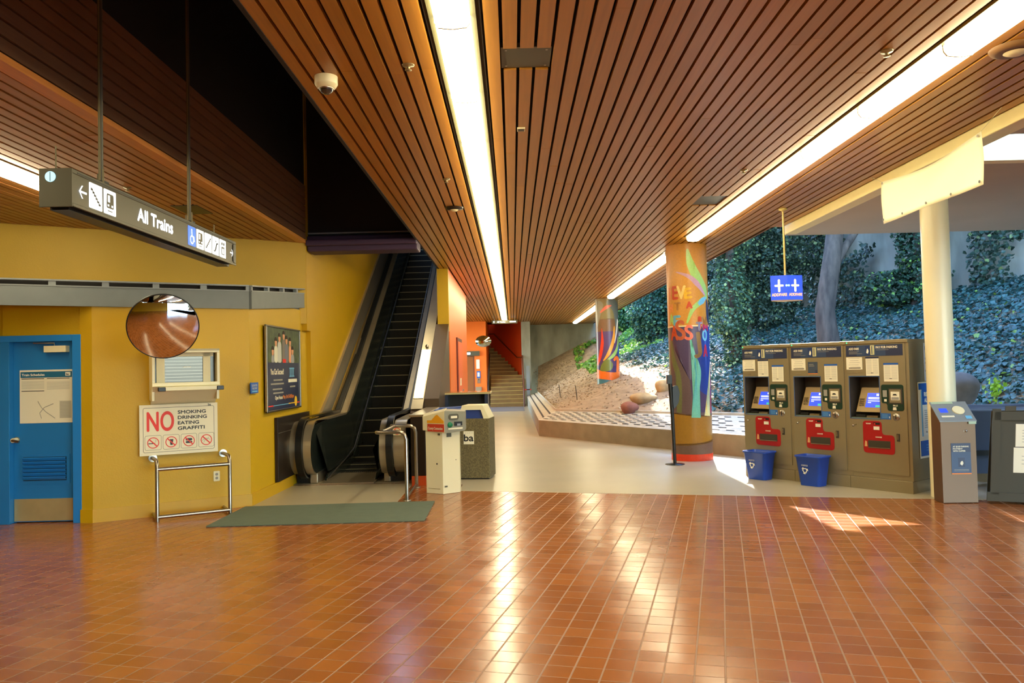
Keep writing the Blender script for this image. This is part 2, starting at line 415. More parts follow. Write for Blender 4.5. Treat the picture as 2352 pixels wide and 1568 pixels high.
# kiosk roof
b = MB(); b.prism([(-9.0, 6.2), (-4.6, 8.74), (-3.18, 9.58), (-3.14, 12.0), (-9.0, ul(-9.0)+.1)], 'z', 2.50, 2.56, GREYM)
b.prism([(-7.0, 7.33), (-4.62, 8.712), (-4.62, 9.0), (-7.0, 9.2)], 'z', 2.40, 2.499, YEL)
struct(b.build('ceiling'), 'flat roof slab of the yellow kiosk', 'roof')
# grey band: lower panel, posts, thin top rail with open slots
def band_seg(p0, p1, z00, z01, off=.03, posts=8):
    p0 = Vector(p0); p1 = Vector(p1); d = (p1-p0).normalized(); nrm = Vector((d.y, -d.x))
    L = (p1-p0).length; mb = MB(Matrix.Translation((0,0,0)))
    def pt(s, o, z): q = p0+d*s+nrm*o; return (q.x, q.y, z+(z01-z00)*s/L)
    def bar(s0, s1, o0, o1, za, zb, m):
        vs = [pt(s0,o0,z00+za), pt(s1,o0,z00+za), pt(s1,o1,z00+za), pt(s0,o1,z00+za), pt(s0,o0,z00+zb), pt(s1,o0,z00+zb), pt(s1,o1,z00+zb), pt(s0,o1,z00+zb)]
        mb.add(vs, [(0,3,2,1),(4,5,6,7),(0,1,5,4),(1,2,6,5),(2,3,7,6),(3,0,4,7)], m)
    bar(0, L, -.02, off, 0, .215, GBAND); bar(0, L, -.02, off+.006, .21, .222, GREYM); bar(0, L, -.02, off+.01, .268, .285, GREYM)
    bar(0, L, -.06, -.05, .2, .28, WOODB)
    for k in range(posts+1):
        s0 = k*L/posts; bar(max(0, s0-.035), min(L, s0+.035), -.02, off, .22, .27, GREYM)
    return mb
far_l = (Cn[0]-ea.x*4.6, Cn[1]-ea.y*4.6)
struct(band_seg(far_l, Cn, 2.355, 2.355, posts=9).build('trim_1'), 'grey metal band with open slots along the kiosk, long front run', 'trim')
struct(band_seg((Cn[0]+.01, Cn[1]), (-3.10, 12.1), 2.355, 2.56, posts=4).build('trim_2'), 'grey metal band on the kiosk side, rising towards the escalator', 'trim')
# wall beside the escalator
b = MB(); b.box(-3.25, -3.06, 12.1, 27, 0, 6.2, YEL2); b.box(-3.14, -3.05, 11.86, 12.1, 2.2, 6.2, YEL2)
struct(b.build('wall_left'), 'tall yellow side wall running up beside the escalator', 'wall')
# atrium shaft
b = MB(); b.box(-3.25, -3.06, -7, 11.85, CEIL+.85, 7.2, DARK); b.box(-1.38, -1.2, -7, 15.5, CEIL+.08, 7.2, DARK)
b.box(-3.25, -1.2, -7, 27, 7.2, 7.3, DARK); b.box(-3.25, -1.2, 26.9, 27, CEIL+.25, 7.3, DARK); b.box(-3.25, -1.2, -7.1, -7, CEIL, 7.3, DARK)
b.box(-3.05, -1.385, 12.0, 12.2, 3.62, 7.2, DARK); b.box(-3.04, -1.4, 11.94, 12.0, 3.655, 3.675, GREYM)
b.box(-1.40, -1.215, 15.5, 27, CEIL+.03, 7.2, DARK)
struct(b.build('wall_shaft'), 'black painted light shaft above the escalator hall', 'wall')
b = MB(); b.box(-3.045, -1.385, 11.9, 12.3, 3.385, 3.62, PURP); b.box(-3.045, -1.385, 11.8, 11.9, 3.46, 3.55, PURP)
struct(b.build('trim_3', bevel=.02), 'dark purple beam across the mouth of the escalator shaft', 'beam')
# right side of escalator: yellow pier, orange wall
b = MB(); b.box(-1.42, -1.205, 15.3, 15.42, 2.3, CEIL+.03, YEL)
struct(b.build('wall_pier'), 'short yellow pier above the escalator cladding', 'wall')
b = MB(); b.box(-1.42, -1.204, 15.42, 21.2, 0, CEIL+.03, ORG); b.box(-5, -1.42, 21.0, 21.2, 0, CEIL+.03, ORG)
struct(b.build('wall_passage'), 'bright orange wall along the passage', 'wall')

# ================================================================= far end of the passage
b = MB(); b.box(-5, -1.08, 33, 33.3, 0, CEIL+.03, ORG); b.box(-1.28, -1.08, 33.3, 39, 0, 6, ORG)
struct(b.build('wall_elevator'), 'orange wall with the elevator at the end of the passage', 'wall')
b = MB(); b.prism([(.62, 34.4), (.62, 34.6), (-1.3, 38.4), (-1.5, 38.3)], 'z', 0, CEIL+1, RED)
b.box(.40, .62, 34.0, 34.6, 0, CEIL+.03, CONCW)
struct(b.build('wall_stair'), 'red-orange wall behind the far staircase', 'wall')
b = MB(); b.box(.62, .78, 34.0, 37, 0, CEIL+.02, CONCW)
b.box(.5, 6.2, 36.8, 37.1, 0, 6.5, CONCW)
struct(b.build('wall_far'), 'stained concrete wall at the far end of the passage', 'wall')
# wall enclosing behind the camera (the hall goes on, out of view)
b = MB(); b.box(-11, 5.4, -7.2, -7, 0, CEIL, YEL); b.box(-11.2, -11, -7, 12.6, 0, CEIL+.2, YEL); b.box(-11.2, -3.3, 12.5, 12.6, 0, CEIL+.2, YEL)
struct(b.build('wall_back'), 'yellow wall of the hall behind the viewer', 'wall')

# far elevator
t = thing('elevator', 'narrow brown elevator door in the far orange wall', 'elevator', (-1.75, 33, 0))
b = MB(); b.box(-.28, .12, -.02, .01, 0, 2.05, mat('elevator_door', (150, 92, 48), .3, metal=.4)); b.build('door', t)
b = MB(); b.box(-.33, .17, -.015, .005, 0, 2.12, mat('elevator_frame', (120, 60, 30), .4)); b.build('frame', t)
b = MB(); b.box(.28, .40, -.03, 0, .95, 1.35, STEEL); b.disc((.34, -.03, 1.2), .02, BLACK); b.disc((.34, -.03, 1.1), .02, BLACK); b.build('call_panel', t)
b = MB(); b.box(-.14, .40, -.12, 0, 2.09, 2.28, CHAR); b.box(-.12, .02, -.123, -.12, 2.14, 2.23, WARMW)
tag(b.build('elevator_sign'), 'dark lit sign box over the far elevator', 'sign').location = (-1.75, 32.98, 0)
b = MB(); b.box(-1.50, -1.36, 32.95, 33, 1.55, 1.93, PAPER)
tag(b.build('notice'), 'cream notice on the orange wall above the blue one', 'notice')
b = MB(); b.box(-1.49, -1.34, 32.96, 33, 1.17, 1.45, BLUE); b.box(-1.46, -1.37, 32.955, 32.96, 1.22, 1.40, PAPER)
tag(b.build('notice'), 'small blue-framed notice on the far orange wall', 'notice')
b = MB(); b.box(-1.55, -1.30, 32.93, 33, .45, .8, STEEL2)
tag(b.build('drinking_fountain'), 'small steel box low on the far orange wall', 'fountain')
# orange wall door (red framed)
t = thing('side_door', 'narrow orange door with a dark red frame in the passage wall', 'door', (-1.204, 17.9, 0))
b = MB(); b.box(-.01, .03, -.75, .75, 0, 2.25, mat('dark_red_frame', (96, 26, 18), .4)); b.build('frame', t)
b = MB(); b.box(.03, .04, -.62, .68, 0, 2.17, mat('orange_door', (240, 110, 60), .4)); b.build('leaf', t)
b = MB(); b.box(.04, .07, .45, .55, .95, 1.1, STEEL); b.build('handle', t)
b = MB(); b.box(.041, .045, -.3, .1, 1.2, 1.36, PAPER); b.build('notice', t)
# stairs
t = thing('staircase', 'brown concrete stairs with pale nosings at the end of the passage', 'stairs', (0, 31.9, 0))
for k in range(8):
    b = MB(); b.box(-.93, .40, k*.31, (k+1)*.31+.02, 0, .155*(k+1), STAIR); b.box(-.93, .40, k*.31-.012, k*.31+.04, .155*(k+1)-.012, .155*(k+1)+.003, NOSE); b.build('step', t)
b = MB(); b.box(-1.07, .40, 8*.31, 8*.31+1.0, 0, 1.24, STAIR); b.build('landing', t)
for k in range(9):
    y0 = 8*.31+.55+k*.31; xr = .40-(y0-2.6)*.44
    b = MB(); b.box(-1.07, xr, y0, y0+.33, 0, 1.24+.155*(k+1), STAIR); b.box(-1.07, xr, y0-.012, y0+.04, 1.24+.155*(k+1)-.012, 1.24+.155*(k+1)+.003, NOSE); b.build('step', t)
t = thing('stair_railing', 'brown metal railing beside the far stairs', 'railing', (0, 0, 0))
b = MB(); b.tube([(.43, 31.7, 0), (.43, 31.7, .95), (.43, 34.2, 2.15)], .03, BROWN, 8); b.tube([(.43, 32.6, .3), (.43, 32.6, 1.35)], .02, BROWN, 6); b.tube([(.43, 33.5, .7), (.43, 33.5, 1.8)], .02, BROWN, 6); b.build('right_rail', t)
b = MB(); b.tube([(-.98, 31.7, 0), (-.98, 31.7, .95), (-.98, 34.2, 2.15)], .03, DKBR, 8); b.build('left_rail', t)
b = MB(); b.tube([(.42, 34.0, 2.0), (.2, 34.9, 2.0), (-.85, 37.0, 3.15), (-1.1, 37.2, 3.15)], .022, BROWN, 8)
tag(b.build('handrail'), 'thin brown handrail climbing the red-orange stair wall', 'handrail')
b = MB(); b.box(.56, .70, 33.0, 33.08, .36, 1.62, GREYM); b.box(.40, .75, 33.0, 33.03, .62, .66, REDI)
tag(b.build('gate_post'), 'pale grey metal post at the end of the bench', 'post')
# far mirror and far sign
t = thing('convex_mirror', 'small oval-looking convex mirror hung before the far elevator wall', 'mirror', (-1.08, 30.0, 2.58))
b = MB(); prof = [(.30*math.sin(a), -.10*math.cos(a)) for a in [k*PI/16 for k in range(9)]]; b.lathe(prof, mat('far_mirror', (190, 190, 170), .08, metal=1), n=28, axis='y'); o = b.build('mirror_face', t); o.scale = (1, 1, .72)
b = MB(); b.tube([(0, .02, 0), (-.25, .5, .1), (-.3, 2.9, .1)], .012, BLACK, 6); b.build('bracket', t)
t = thing('hanging_sign', 'small dark lit sign hung at the far end of the centre lights', 'sign', (-.27, 31.2, 3.30))
b = MB(); b.box(-.50, .50, 0, .12, 0, .13, CHAR); b.tube([(-.4, .06, .13), (-.4, .06, .21)], .01, CHAR, 6); b.tube([(.4, .06, .13), (.4, .06, .21)], .01, CHAR, 6); b.build('housing', t)
b = MB(); put_text(b, 'All Trains', -.30, .035, .06, WARMW, y=-.004, bold=.002); b.box(-.44, -.40, -.004, 0, .03, .1, WARMW); b.box(.2, .44, -.004, 0, .04, .09, WARMW); b.build('lettering', t)

# ================================================================= CEILINGS
def tones(n, base, spread=.08):
    k = 1+spread*(rng.random(n)-.5)*2; h = (rng.random(n)-.5)*.07
    c = np.array(lin(base))[None,:]*k[:,None]; c[:,1] *= (1+h); return c
def planks(name, xs, y0, y1, z0, z1, wdt, base, holes=(), blen=3.9, yend=None):
    """boards running along y, centred on each x; holes are rectangles left open"""
    V = []; T = []
    for x in xs:
        ye = yend(x) if yend else y1
        y = y0-rng.random()*blen
        while y < ye:
            a = max(y, y0); bb = min(y+blen*(.8+.4*rng.random()), ye); y = bb if bb > y else y+blen
            if bb-a < .01: continue
            segs = [(a, bb)]
            for hx0, hx1, hy0, hy1 in holes:
                if hx0 < x < hx1:
                    ns = []
                    for s0, s1 in segs:
                        if s1 <= hy0 or s0 >= hy1: ns.append((s0, s1)); continue
                        if s0 < hy0: ns.append((s0, hy0))
                        if s1 > hy1: ns.append((hy1, s1))
                    segs = ns
            c = tones(1, base)[0]
            for s0, s1 in segs: V.append((x-wdt/2, x+wdt/2, s0, s1-.0015)); T.append(c)
    V = np.array(V); T = np.array(T); n = len(V); dz = (rng.random(n)-.5)*.003
    P = np.zeros((n, 8, 3))
    for i, (ix, iy, z) in enumerate(((0,2,z0),(1,2,z0),(1,3,z0),(0,3,z0),(0,2,z1),(1,2,z1),(1,3,z1),(0,3,z1))):
        P[:,i,0] = V[:,ix]; P[:,i,1] = V[:,iy]; P[:,i,2] = z+dz
    F = np.array([(0,3,2,1),(0,1,5,4),(1,2,6,5),(2,3,7,6),(3,0,4,7)])
    faces = (np.arange(n)[:,None,None]*8+F[None]).reshape(-1,4); tone = np.repeat(T, 5, axis=0)
    me = np_mesh(name, P.reshape(-1,3), faces, tone, WOODC)
    o = bpy.data.objects.new(name, me); C.objects.link(o); return o
XA = -.285; XB = 2.82; XL = -4.6
PW = .1025
def lane(x0, x1):
    n = max(1, round((x1-x0)/PW)); return [x0+(k+.5)*(x1-x0)/n for k in range(n)]
xs = lane(-1.385, XA-.16) + lane(XA+.16, XB-.16) + lane(XB+.16, 3.95)
holes = [(-.03, .29, 4.77, 5.12), (2.20, 2.56, 9.2, 9.75)]
def yend(x):
    if x < -1.2: return 15.3
    if x < -1.08: return 21.2
    if x > 3.78: return 11.45
    return 36.8 if x > .62 else (34.0+(0 if x > -1.08 else -1.0))
o = planks('ceiling', xs, -7, 36.8, CEIL, CEIL+.03, .083, (172, 116, 36), holes, yend=yend)
struct(o, 'long redwood slat ceiling running towards the far stairs', 'ceiling')
for (x_, ya, yb2) in ((XB, 12.2, 13.88), (XB, 22.46, 24.28), (XB, 35.3, 36.8), (XA, 32.38, 34.0), (XA, -7, -1.82)):
    o = planks('ceiling', lane(x_-.16, x_+.16), ya, yb2, CEIL, CEIL+.03, .083, (172, 116, 36)); struct(o, 'short slats filling the light slot between two fixture runs', 'ceiling')
b = MB(); b.box(-1.385, 3.78, -7, 37, CEIL+.07, CEIL+.2, WOODB); b.box(3.78, 3.96, -7, 11.45, CEIL+.07, CEIL+.2, WOODB)
b.box(-5, -1.385, 21.2, 37, CEIL+.07, CEIL+.2, WOODB)
struct(b.build('ceiling'), 'dark backing above the redwood slats', 'ceiling')
b = MB(); b.box(-1.40, -1.37, -7, 15.3, CEIL-.004, CEIL+.2, WOODB)
struct(b.build('trim_4'), 'dark edge of the slat ceiling along the shaft', 'trim')
b = MB(); b.box(3.775, 3.80, 11.45, 37, CEIL-.002, CEIL+.2, mat('roof_edge_brown', (110, 70, 34), .6))
struct(b.build('trim_5'), 'brown eave edge of the slat ceiling', 'trim')
o = planks('ceiling', lane(-5, -1.08), 21.2, 33, CEIL, CEIL+.03, .083, (172, 116, 36)); struct(o, 'slat ceiling over the elevator lobby', 'ceiling')
# left soffit, clipped by the upper wall
o = planks('ceiling', lane(-11, XL-.16)+lane(XL+.16, -3.16), -7, 12.4, CEIL, CEIL+.03, .083, (180, 118, 58), yend=lambda x: ul(x)+.05); struct(o, 'lower redwood slat ceiling over the kiosk', 'ceiling')
o = planks('ceiling', [-3.095], -7, 11.85, CEIL-.006, CEIL+.04, .115, (214, 140, 66)); struct(o, 'broad orange edge board of the left ceiling', 'ceiling')
b = MB(); b.box(-11, -3.1, -7, 12.5, CEIL+.07, CEIL+.2, WOODB); struct(b.build('ceiling'), 'dark backing above the left slats', 'ceiling'); b = MB(); b.box(-3.10, -3.07, -7, 11.85, CEIL+.045, CEIL+.86, WOODB)
struct(b.build('wall_fascia'), 'dark backing behind the shaft fascia slats', 'wall')
# dark slatted fascia on the shaft face
V = []; 
fz = CEIL+.055; k = 0
P = []; T = []
while fz < CEIL+.84:
    y = -7
    while y < 11.85:
        L_ = 3+rng.random()*1.5; y1 = min(y+L_, 11.85)
        P.append([(-3.07, y, fz), (-3.045, y, fz), (-3.045, y1, fz), (-3.07, y1, fz), (-3.07, y, fz+.085), (-3.045, y, fz+.085), (-3.045, y1, fz+.085), (-3.07, y1, fz+.085)]); T.append(tones(1, (124, 88, 62), .1)[0]); y = y1
    fz += .1025
P = np.array(P); n = len(P); F = np.array([(0,3,2,1),(4,5,6,7),(1,2,6,5),(0,1,5,4),(2,3,7,6)])
me = np_mesh('wall_fascia', P.reshape(-1,3), (np.arange(n)[:,None,None]*8+F[None]).reshape(-1,4), np.repeat(np.array(T), 5, axis=0), WOODC)
o = bpy.data.objects.new('wall_fascia', me); C.objects.link(o); struct(o, 'dark brown slatted fascia of the light shaft', 'wall')

# ================================================================= FLUORESCENT ROWS
def make_fixture(label, group):
    t = thing('fluorescent_light', label, 'ceiling light', (0,0,0), 0, group)
    b = MB(); b.box(-.13, .13, .0, 1.22, .0, .06, mat('fixture_housing', (96, 92, 62), .5)); b.box(-.155, -.13, 0, 1.22, .02, .065, WOODB); b.box(.13, .155, 0, 1.22, .02, .065, WOODB)
    b.build('housing', t)
    b = MB()
    sec = [(-.098, .0), (-.096, -.035), (-.075, -.062), (0, -.07), (.075, -.062), (.096, -.035), (.098, .0)]
    rings = [[(x, y, z) for x, z in sec] for y in (.012, 1.208)]
    b.ring_sweep(rings, LAMP, cap=True); b.build('lens', t)
    b = MB()
    rings = []
    for y in (0, .014): rings.append([(x*1.04, y, z*1.06) for x, z in sec])
    b.ring_sweep(rings, mat('lens_joint', (226, 224, 200), .4), cap=True)
    b.build('joint_band', t)
    return t
rows = [('white fluorescent fixture in the long row over the middle of the passage', 'fluorescent fixtures in the centre row', XA, [-1.8+1.22*k for k in range(28)][:28]),
        ('white fluorescent fixture in the right-hand row, this side of the mural columns', 'fluorescent fixtures in the right row, near run', XB, [12.2-1.22*k for k in range(1, 12)]),
        ('white fluorescent fixture in the right-hand row between the two mural columns', 'fluorescent fixtures in the right row, middle run', XB, [13.9+1.22*k for k in range(7)]),
        ('white fluorescent fixture in the right-hand row beyond the farther mural column', 'fluorescent fixtures in the right row, far run', XB, [24.3+1.22*k for k in range(9)]),
        ('white fluorescent fixture at left above the kiosk, behind the hanging sign', 'fluorescent fixtures of the left row', XL, [2.0+1.22*k for k in range(6)])]
proto = None
for lab, grp, x, ys in rows:
    for y in ys:
        if y > 31.8 and x == XA: continue
        if proto is None: proto = make_fixture(lab, grp); o = proto; o.location = (x, y, CEIL)
        else: o = dup(proto, (x, y, CEIL), label=lab, group=grp)
# unseen lamp added in the escalator shaft so the steel deck mirrors it
t = thing('fluorescent_light', 'added unseen lamp high in the escalator shaft, mirrored in the steel deck', 'ceiling light', (-2.02, 15.85, 5.3))
b = MB(); b.box(-.2, .2, -.8, .8, 0, .1, DARK); b.build('housing', t)
b = MB(); b.box(-.17, .17, -.75, .75, -.04, 0, mat('added_shaft_lens', (255, 250, 235), .4, emit=LIGHT_COL, estr=9)); b.build('lens', t)
b = MB(); b.tube([(0, 0, .1), (0, 0, 1.9)], .01, DARK, 6); b.build('hanger', t)

#--NEXT--
# ================================================================= BLUE DOOR
t = thing('blue_door', 'blue steel door with louvres and a brass kick plate in a blue frame', 'door', (-5.15, 8.745, 0), math.radians(0))
b = MB(); b.box(.33, .425, -.03, .10, 0, 2.055, BDOOR2); b.box(-.55, .33, -.03, .10, 1.985, 2.055, BDOOR2); b.box(-.55, -.36, -.03, .10, 0, 1.985, BDOOR)
b.build('frame', t, bevel=.004)
b = MB(); b.box(-.36, .33, .05, .09, .01, 1.985, BDOOR); b.build('leaf', t, bevel=.003)
b = MB(); b.box(-.355, .325, .045, .05, .02, .262, KICK); b.build('kick_plate', t)
b = MB(); b.box(-.285, .26, .040, .05, .425, .745, BDOOR)
for k in range(6):
    z = .47+k*.042; b.add([(-.25,.036,z),(.225,.036,z),(.225,.012,z+.026),(-.25,.012,z+.026),(-.25,.036,z+.035),(.225,.036,z+.035)], [(0,1,2,3),(3,2,5,4)], BDOOR2)
b.box(-.25, .225, .036, .040, .46, .72, mat('louvre_shadow_gap', (14, 40, 60), .6)); b.build('louvre', t)
b = MB(); b.tube([(-.33, .05, .91), (-.33, -.02, .91)], .026, CREAM2, 12); b.tube([(-.34, -.02, .91), (-.26, -.02, .895)], .014, STEEL, 8); b.disc((-.33, .05, .91), .036, STEEL); b.build('handle', t)
b = MB(); b.box(.02, .26, -.03, .05, 1.865, 1.935, CREAM2); b.tube([(.12, .0, 1.94), (.12, .0, 1.965), (-.10, -.02, 1.968)], .008, STEEL, 6); b.build('door_closer', t, bevel=.004)
b = MB(); x0, x1, z0, z1 = -.29, .30, 1.09, 1.675
b.box(x0, x1, .045, .05, z0, z1, PAPER); b.box(x0+.01, x1-.012, .044, .045, z1-.085, z1-.02, mat('teal_print', (30, 100, 130), .5))
put_text(b, 'Train Schedules', x0+.025, z1-.065, .026, WHITE, y=.043, w=.25, bold=.0012)
b.box(x1-.085, x1-.03, .0425, .044, z1-.07, z1-.03, WHITE); put_text(b, 'ba', x1-.075, z1-.062, .022, INK, y=.042, bold=.001)
for k, zz in enumerate((1.575, 1.575, 1.44)):
    xx = x0+.02+(.28 if k == 1 else 0); b.box(xx, xx+.25, .0435, .045, zz, zz+.007, INK)
for r in range(7):
    for cx in (0, .28): b.box(x0+.02+cx, x0+.27+cx, .0435, .045, 1.46+r*.013 if cx else 1.47+r*.013, 1.4625+r*.013 if cx else 1.4725+r*.013, PAPERG)
b.box(x1-.15, x1-.02, .0435, .045, 1.14, 1.33, mat('schedule_grey_block', (190, 184, 160), .6))
for r in range(11): b.box(x1-.145, x1-.03, .0425, .0435, 1.15+r*.016, 1.153+r*.016, PAPERG)
b.tube([(-.09, .043, 1.33), (-.05, .043, 1.26), (.0, .043, 1.21), (.1, .043, 1.14)], .003, PAPERG, 4)
b.tube([(-.05, .043, 1.14), (-.07, .043, 1.2), (-.02, .043, 1.26), (.08, .043, 1.30)], .003, PAPERG, 4)
b.build('schedule_poster', t)

# ================================================================= things on the angled wall: local x runs along the wall (left to right), local -y out of it
def wallM(u, off, z): # u measured from the corner leftwards
    p = Vector((Cn[0], Cn[1], 0)) - Vector((ea.x, ea.y, 0))*u + Vector((ea.y, -ea.x, 0))*off
    M = Matrix.Rotation(AX, 4, 'Z'); M.translation = Vector((p.x, p.y, z)); return M
t = thing('prohibition_sign', 'cream NO smoking drinking eating graffiti sign on the yellow wall', 'sign', M=wallM(.795, .055, .97))
b = MB(); b.box(-.415, .415, -.004, .004, -.283, .283, PAPER); b.box(-.38, -.3, .004, .05, -.2, .2, STEEL); b.box(.3, .38, .004, .05, -.2, .2, STEEL)
b.build('board', t)
b = MB()
def frame_line(mb, x0, x1, z0, z1, r, wd, m, y=-.0045):
    o = rr(x0, x1, z0, z1, r); i = rr(x0+wd, x1-wd, z0+wd, z1-wd, max(.001, r-wd)); n = len(o)
    vs = [(p[0], y, p[1]) for p in o]+[(p[0], y, p[1]) for p in i]
    mb.add(vs, [(k, (k+1)%n, n+(k+1)%n, n+k) for k in range(n)], m)
frame_line(b, -.378, .378, -.25, .25, .02, .004, INK)
b.build('border', t)
b = MB(); put_text(b, 'N', -.335, -.01, .225, REDI, y=-.006, w=.115, bold=.005); put_text(b, 'O', -.195, -.01, .225, REDI, y=-.006, w=.135, bold=.005); b.build('red_lettering', t)
b = MB()
for k, s_ in enumerate(('SMOKING', 'DRINKING', 'EATING', 'GRAFFITI')):
    put_text(b, s_, -.015, .172-k*.061, .038, INK, y=-.006, w=(.30, .31, .225, .285)[k], bold=.002)
b.build('black_lettering', t)
b = MB(); put_text(b, 'ba', .312, .252, .026, INK, y=-.006, bold=.001); b.build('logo', t)
for k in range(4):
    b = MB(); cx = -.275+k*.188; cz = -.142
    frame_line(b, cx-.086, cx+.086, cz-.082, cz+.082, .02, .003, INK)
    if k == 0: b.box(cx-.05, cx+.02, -.0055, -.0045, cz-.012, cz-.002, INK); b.tube([(cx+.02, -.005, cz+.005), (cx+.03, -.005, cz+.02), (cx+.02, -.005, cz+.035)], .002, PAPERG, 4)
    if k == 1: b.prism([(cx-.016, cz+.03), (cx+.022, cz+.03), (cx+.014, cz-.035), (cx-.01, cz-.035)], 'y', -.0055, -.0045, INK)
    if k == 2: b.prism(rr(cx-.035, cx+.035, cz-.026, cz-.003, .01), 'y', -.0055, -.0045, INK); b.prism(rr(cx-.035, cx+.035, cz+.003, cz+.03, .012), 'y', -.0055, -.0045, INK)
    if k == 3:
        b.tube([(cx-.05, -.005, cz-.01), (cx-.02, -.005, cz+.01), (cx+.0, -.005, cz+.0), (cx+.03, -.005, cz+.03)], .002, PAPERG, 4); b.tube([(cx-.03, -.005, cz-.03), (cx+.0, -.005, cz+.02), (cx+.04, -.005, cz-.0)], .002, PAPERG, 4)
    b.disc((cx, -.0058, cz), .062, REDI, r2=.053, t=.0005, n=28)
    a = .0056; b.add([(cx-.046, -.0068, cz+.037), (cx-.037, -.0068, cz+.046), (cx+.046, -.0068, cz-.037), (cx+.037, -.0068, cz-.046)], [(0,1,2,3)], REDI)
    b.build('pictogram', t)
b = MB()
for x in (-.395, 0, .395):
    for z in (-.265, .265): b.disc((x, -.004, z), .006, CREAM2, t=.003, n=10)
b.build('screws', t)

t = thing('ticket_window', 'cream metal teller window box jutting from the yellow wall', 'window box', M=wallM(.745, 0, 0))
D = .30
b = MB()
for x0, x1, z0, z1 in ((-.355, .355, 1.83, 1.875), (-.355, .355, 1.455, 1.50), (-.355, -.325, 1.5, 1.83), (.325, .355, 1.5, 1.83)):
    b.box(x0, x1, -D, -D+.05, z0, z1, CREAM2)
b.box(-.355, .355, -D, 0, 1.845, 1.875, CREAM2)
for x in (-.355, .325): b.box(x, x+.03, -D+.05, 0, 1.30, 1.845, CREAM2)
b.build('frame', t, bevel=.004)
b = MB(); b.prism([(-D-.04, 1.462), (0, 1.462), (0, 1.245), (-.02, 1.245)], 'x', -.345, .345, CREAM2); b.build('sloping_underside', t)
b = MB(); b.box(-.29, .37, -D-.06, -D+.01, 1.41, 1.455, CREAM2); b.build('ledge', t, bevel=.005)
for x in (-.30, .31):
    b = MB(); b.box(x, x+.075, -D-.075, -D, 1.405, 1.452, BLACK); b.build('ledge_corner', t, bevel=.006)
b = MB(); b.box(-.30, -.215, -D+.10, -D+.11, 1.5, 1.83, CREAM); b.box(.19, .27, -D+.10, -D+.11, 1.5, 1.83, CREAM); b.box(-.3, .3, -D+.1, -D+.12, 1.79, 1.83, CREAM); b.build('inner_panel', t)
b = MB(); b.box(-.31, .31, -D+.13, -D+.135, 1.5, 1.83, GRILL)
b.box(-.215, .19, -D+.12, -D+.13, 1.5, 1.80, mat('window_glass_grey', (74, 76, 74), .12)); b.build('glass', t)
b = MB()
for k in range(8): b.box(-.215, .19, -D+.105, -D+.11, 1.52+k*.036, 1.522+k*.036, STEEL)
b.box(-.02, .06, -D+.105, -D+.11, 1.668, 1.675, WHITE); b.build('grille', t)
t = thing('wall_outlet', 'small cream electrical outlet low on the yellow wall', 'outlet', M=wallM(.388, 0, .392))
b = MB(); b.prism(rr(-.035, .035, -.058, .058, .008), 'y', -.008, 0, CREAM2); b.build('plate', t)
b = MB(); b.disc((0, -.008, .022), .016, PAPERG, t=.003); b.disc((0, -.008, -.022), .016, PAPERG, t=.003); b.build('sockets', t)

# steel guard rail below the sign
t = thing('guard_rail', 'U-shaped steel tube guard rail under the NO smoking sign', 'rail', M=wallM(0, 0, 0))
x0, x1, Dg = -1.07, -.315, .40
for x in (x0, x1):
    b = MB(); b.tube([(x, -.004, .655), (x, -Dg+.06, .655), (x, -Dg+.02, .64), (x, -Dg, .60), (x, -Dg, .0)], .021, STEEL, 10)
    b.build('post', t)
b = MB(); b.tube([(x0, -Dg, .565), (x1, -Dg, .565)], .021, STEEL, 10); b.build('top_bar', t)
b = MB(); b.tube([(x0, -Dg, .05), (x1, -Dg, .05)], .021, STEEL, 10); b.build('bottom_bar', t)
for x in (x0, x1):
    b = MB(); b.lathe([(.045, -.015), (.045, -.001)], STEEL, (x, 0, .655), 16, 'y', cap=True); b.build('wall_flange', t)
    b = MB(); b.tube([(x, -.02, .03), (x, -Dg, .03)], .018, STEEL, 8); b.build('floor_bracket', t)

# convex mirror near
t = thing('convex_mirror', 'large round convex security mirror in front of the yellow wall', 'mirror')
t.location = (-3.46, 7.9, 2.065)
tilt = Matrix.Rotation(math.radians(24), 4, 'Z') @ Matrix.Rotation(math.radians(20), 4, 'X')
t.rotation_euler = tilt.to_euler()
b = MB(); Rm = .325; sph = .75
prof = [(r_, -(math.sqrt(sph**2-r_**2)-math.sqrt(sph**2-Rm**2))) for r_ in [Rm*k/16 for k in range(17)]]
b.lathe(prof, MIRR, n=64, axis='y'); b.build('mirror_face', t, fix=False)
b = MB(); b.lathe([(Rm, 0), (Rm+.008, -.004), (Rm+.012, .008), (Rm, .02), (.0, .03)], BLACK, n=64, axis='y'); b.build('rim', t)
b = MB(); b.tube([(0, .03, 0), (0, .25, -.05), (-.05, .80, -.25)], .014, BLACK, 8); b.build('arm', t)

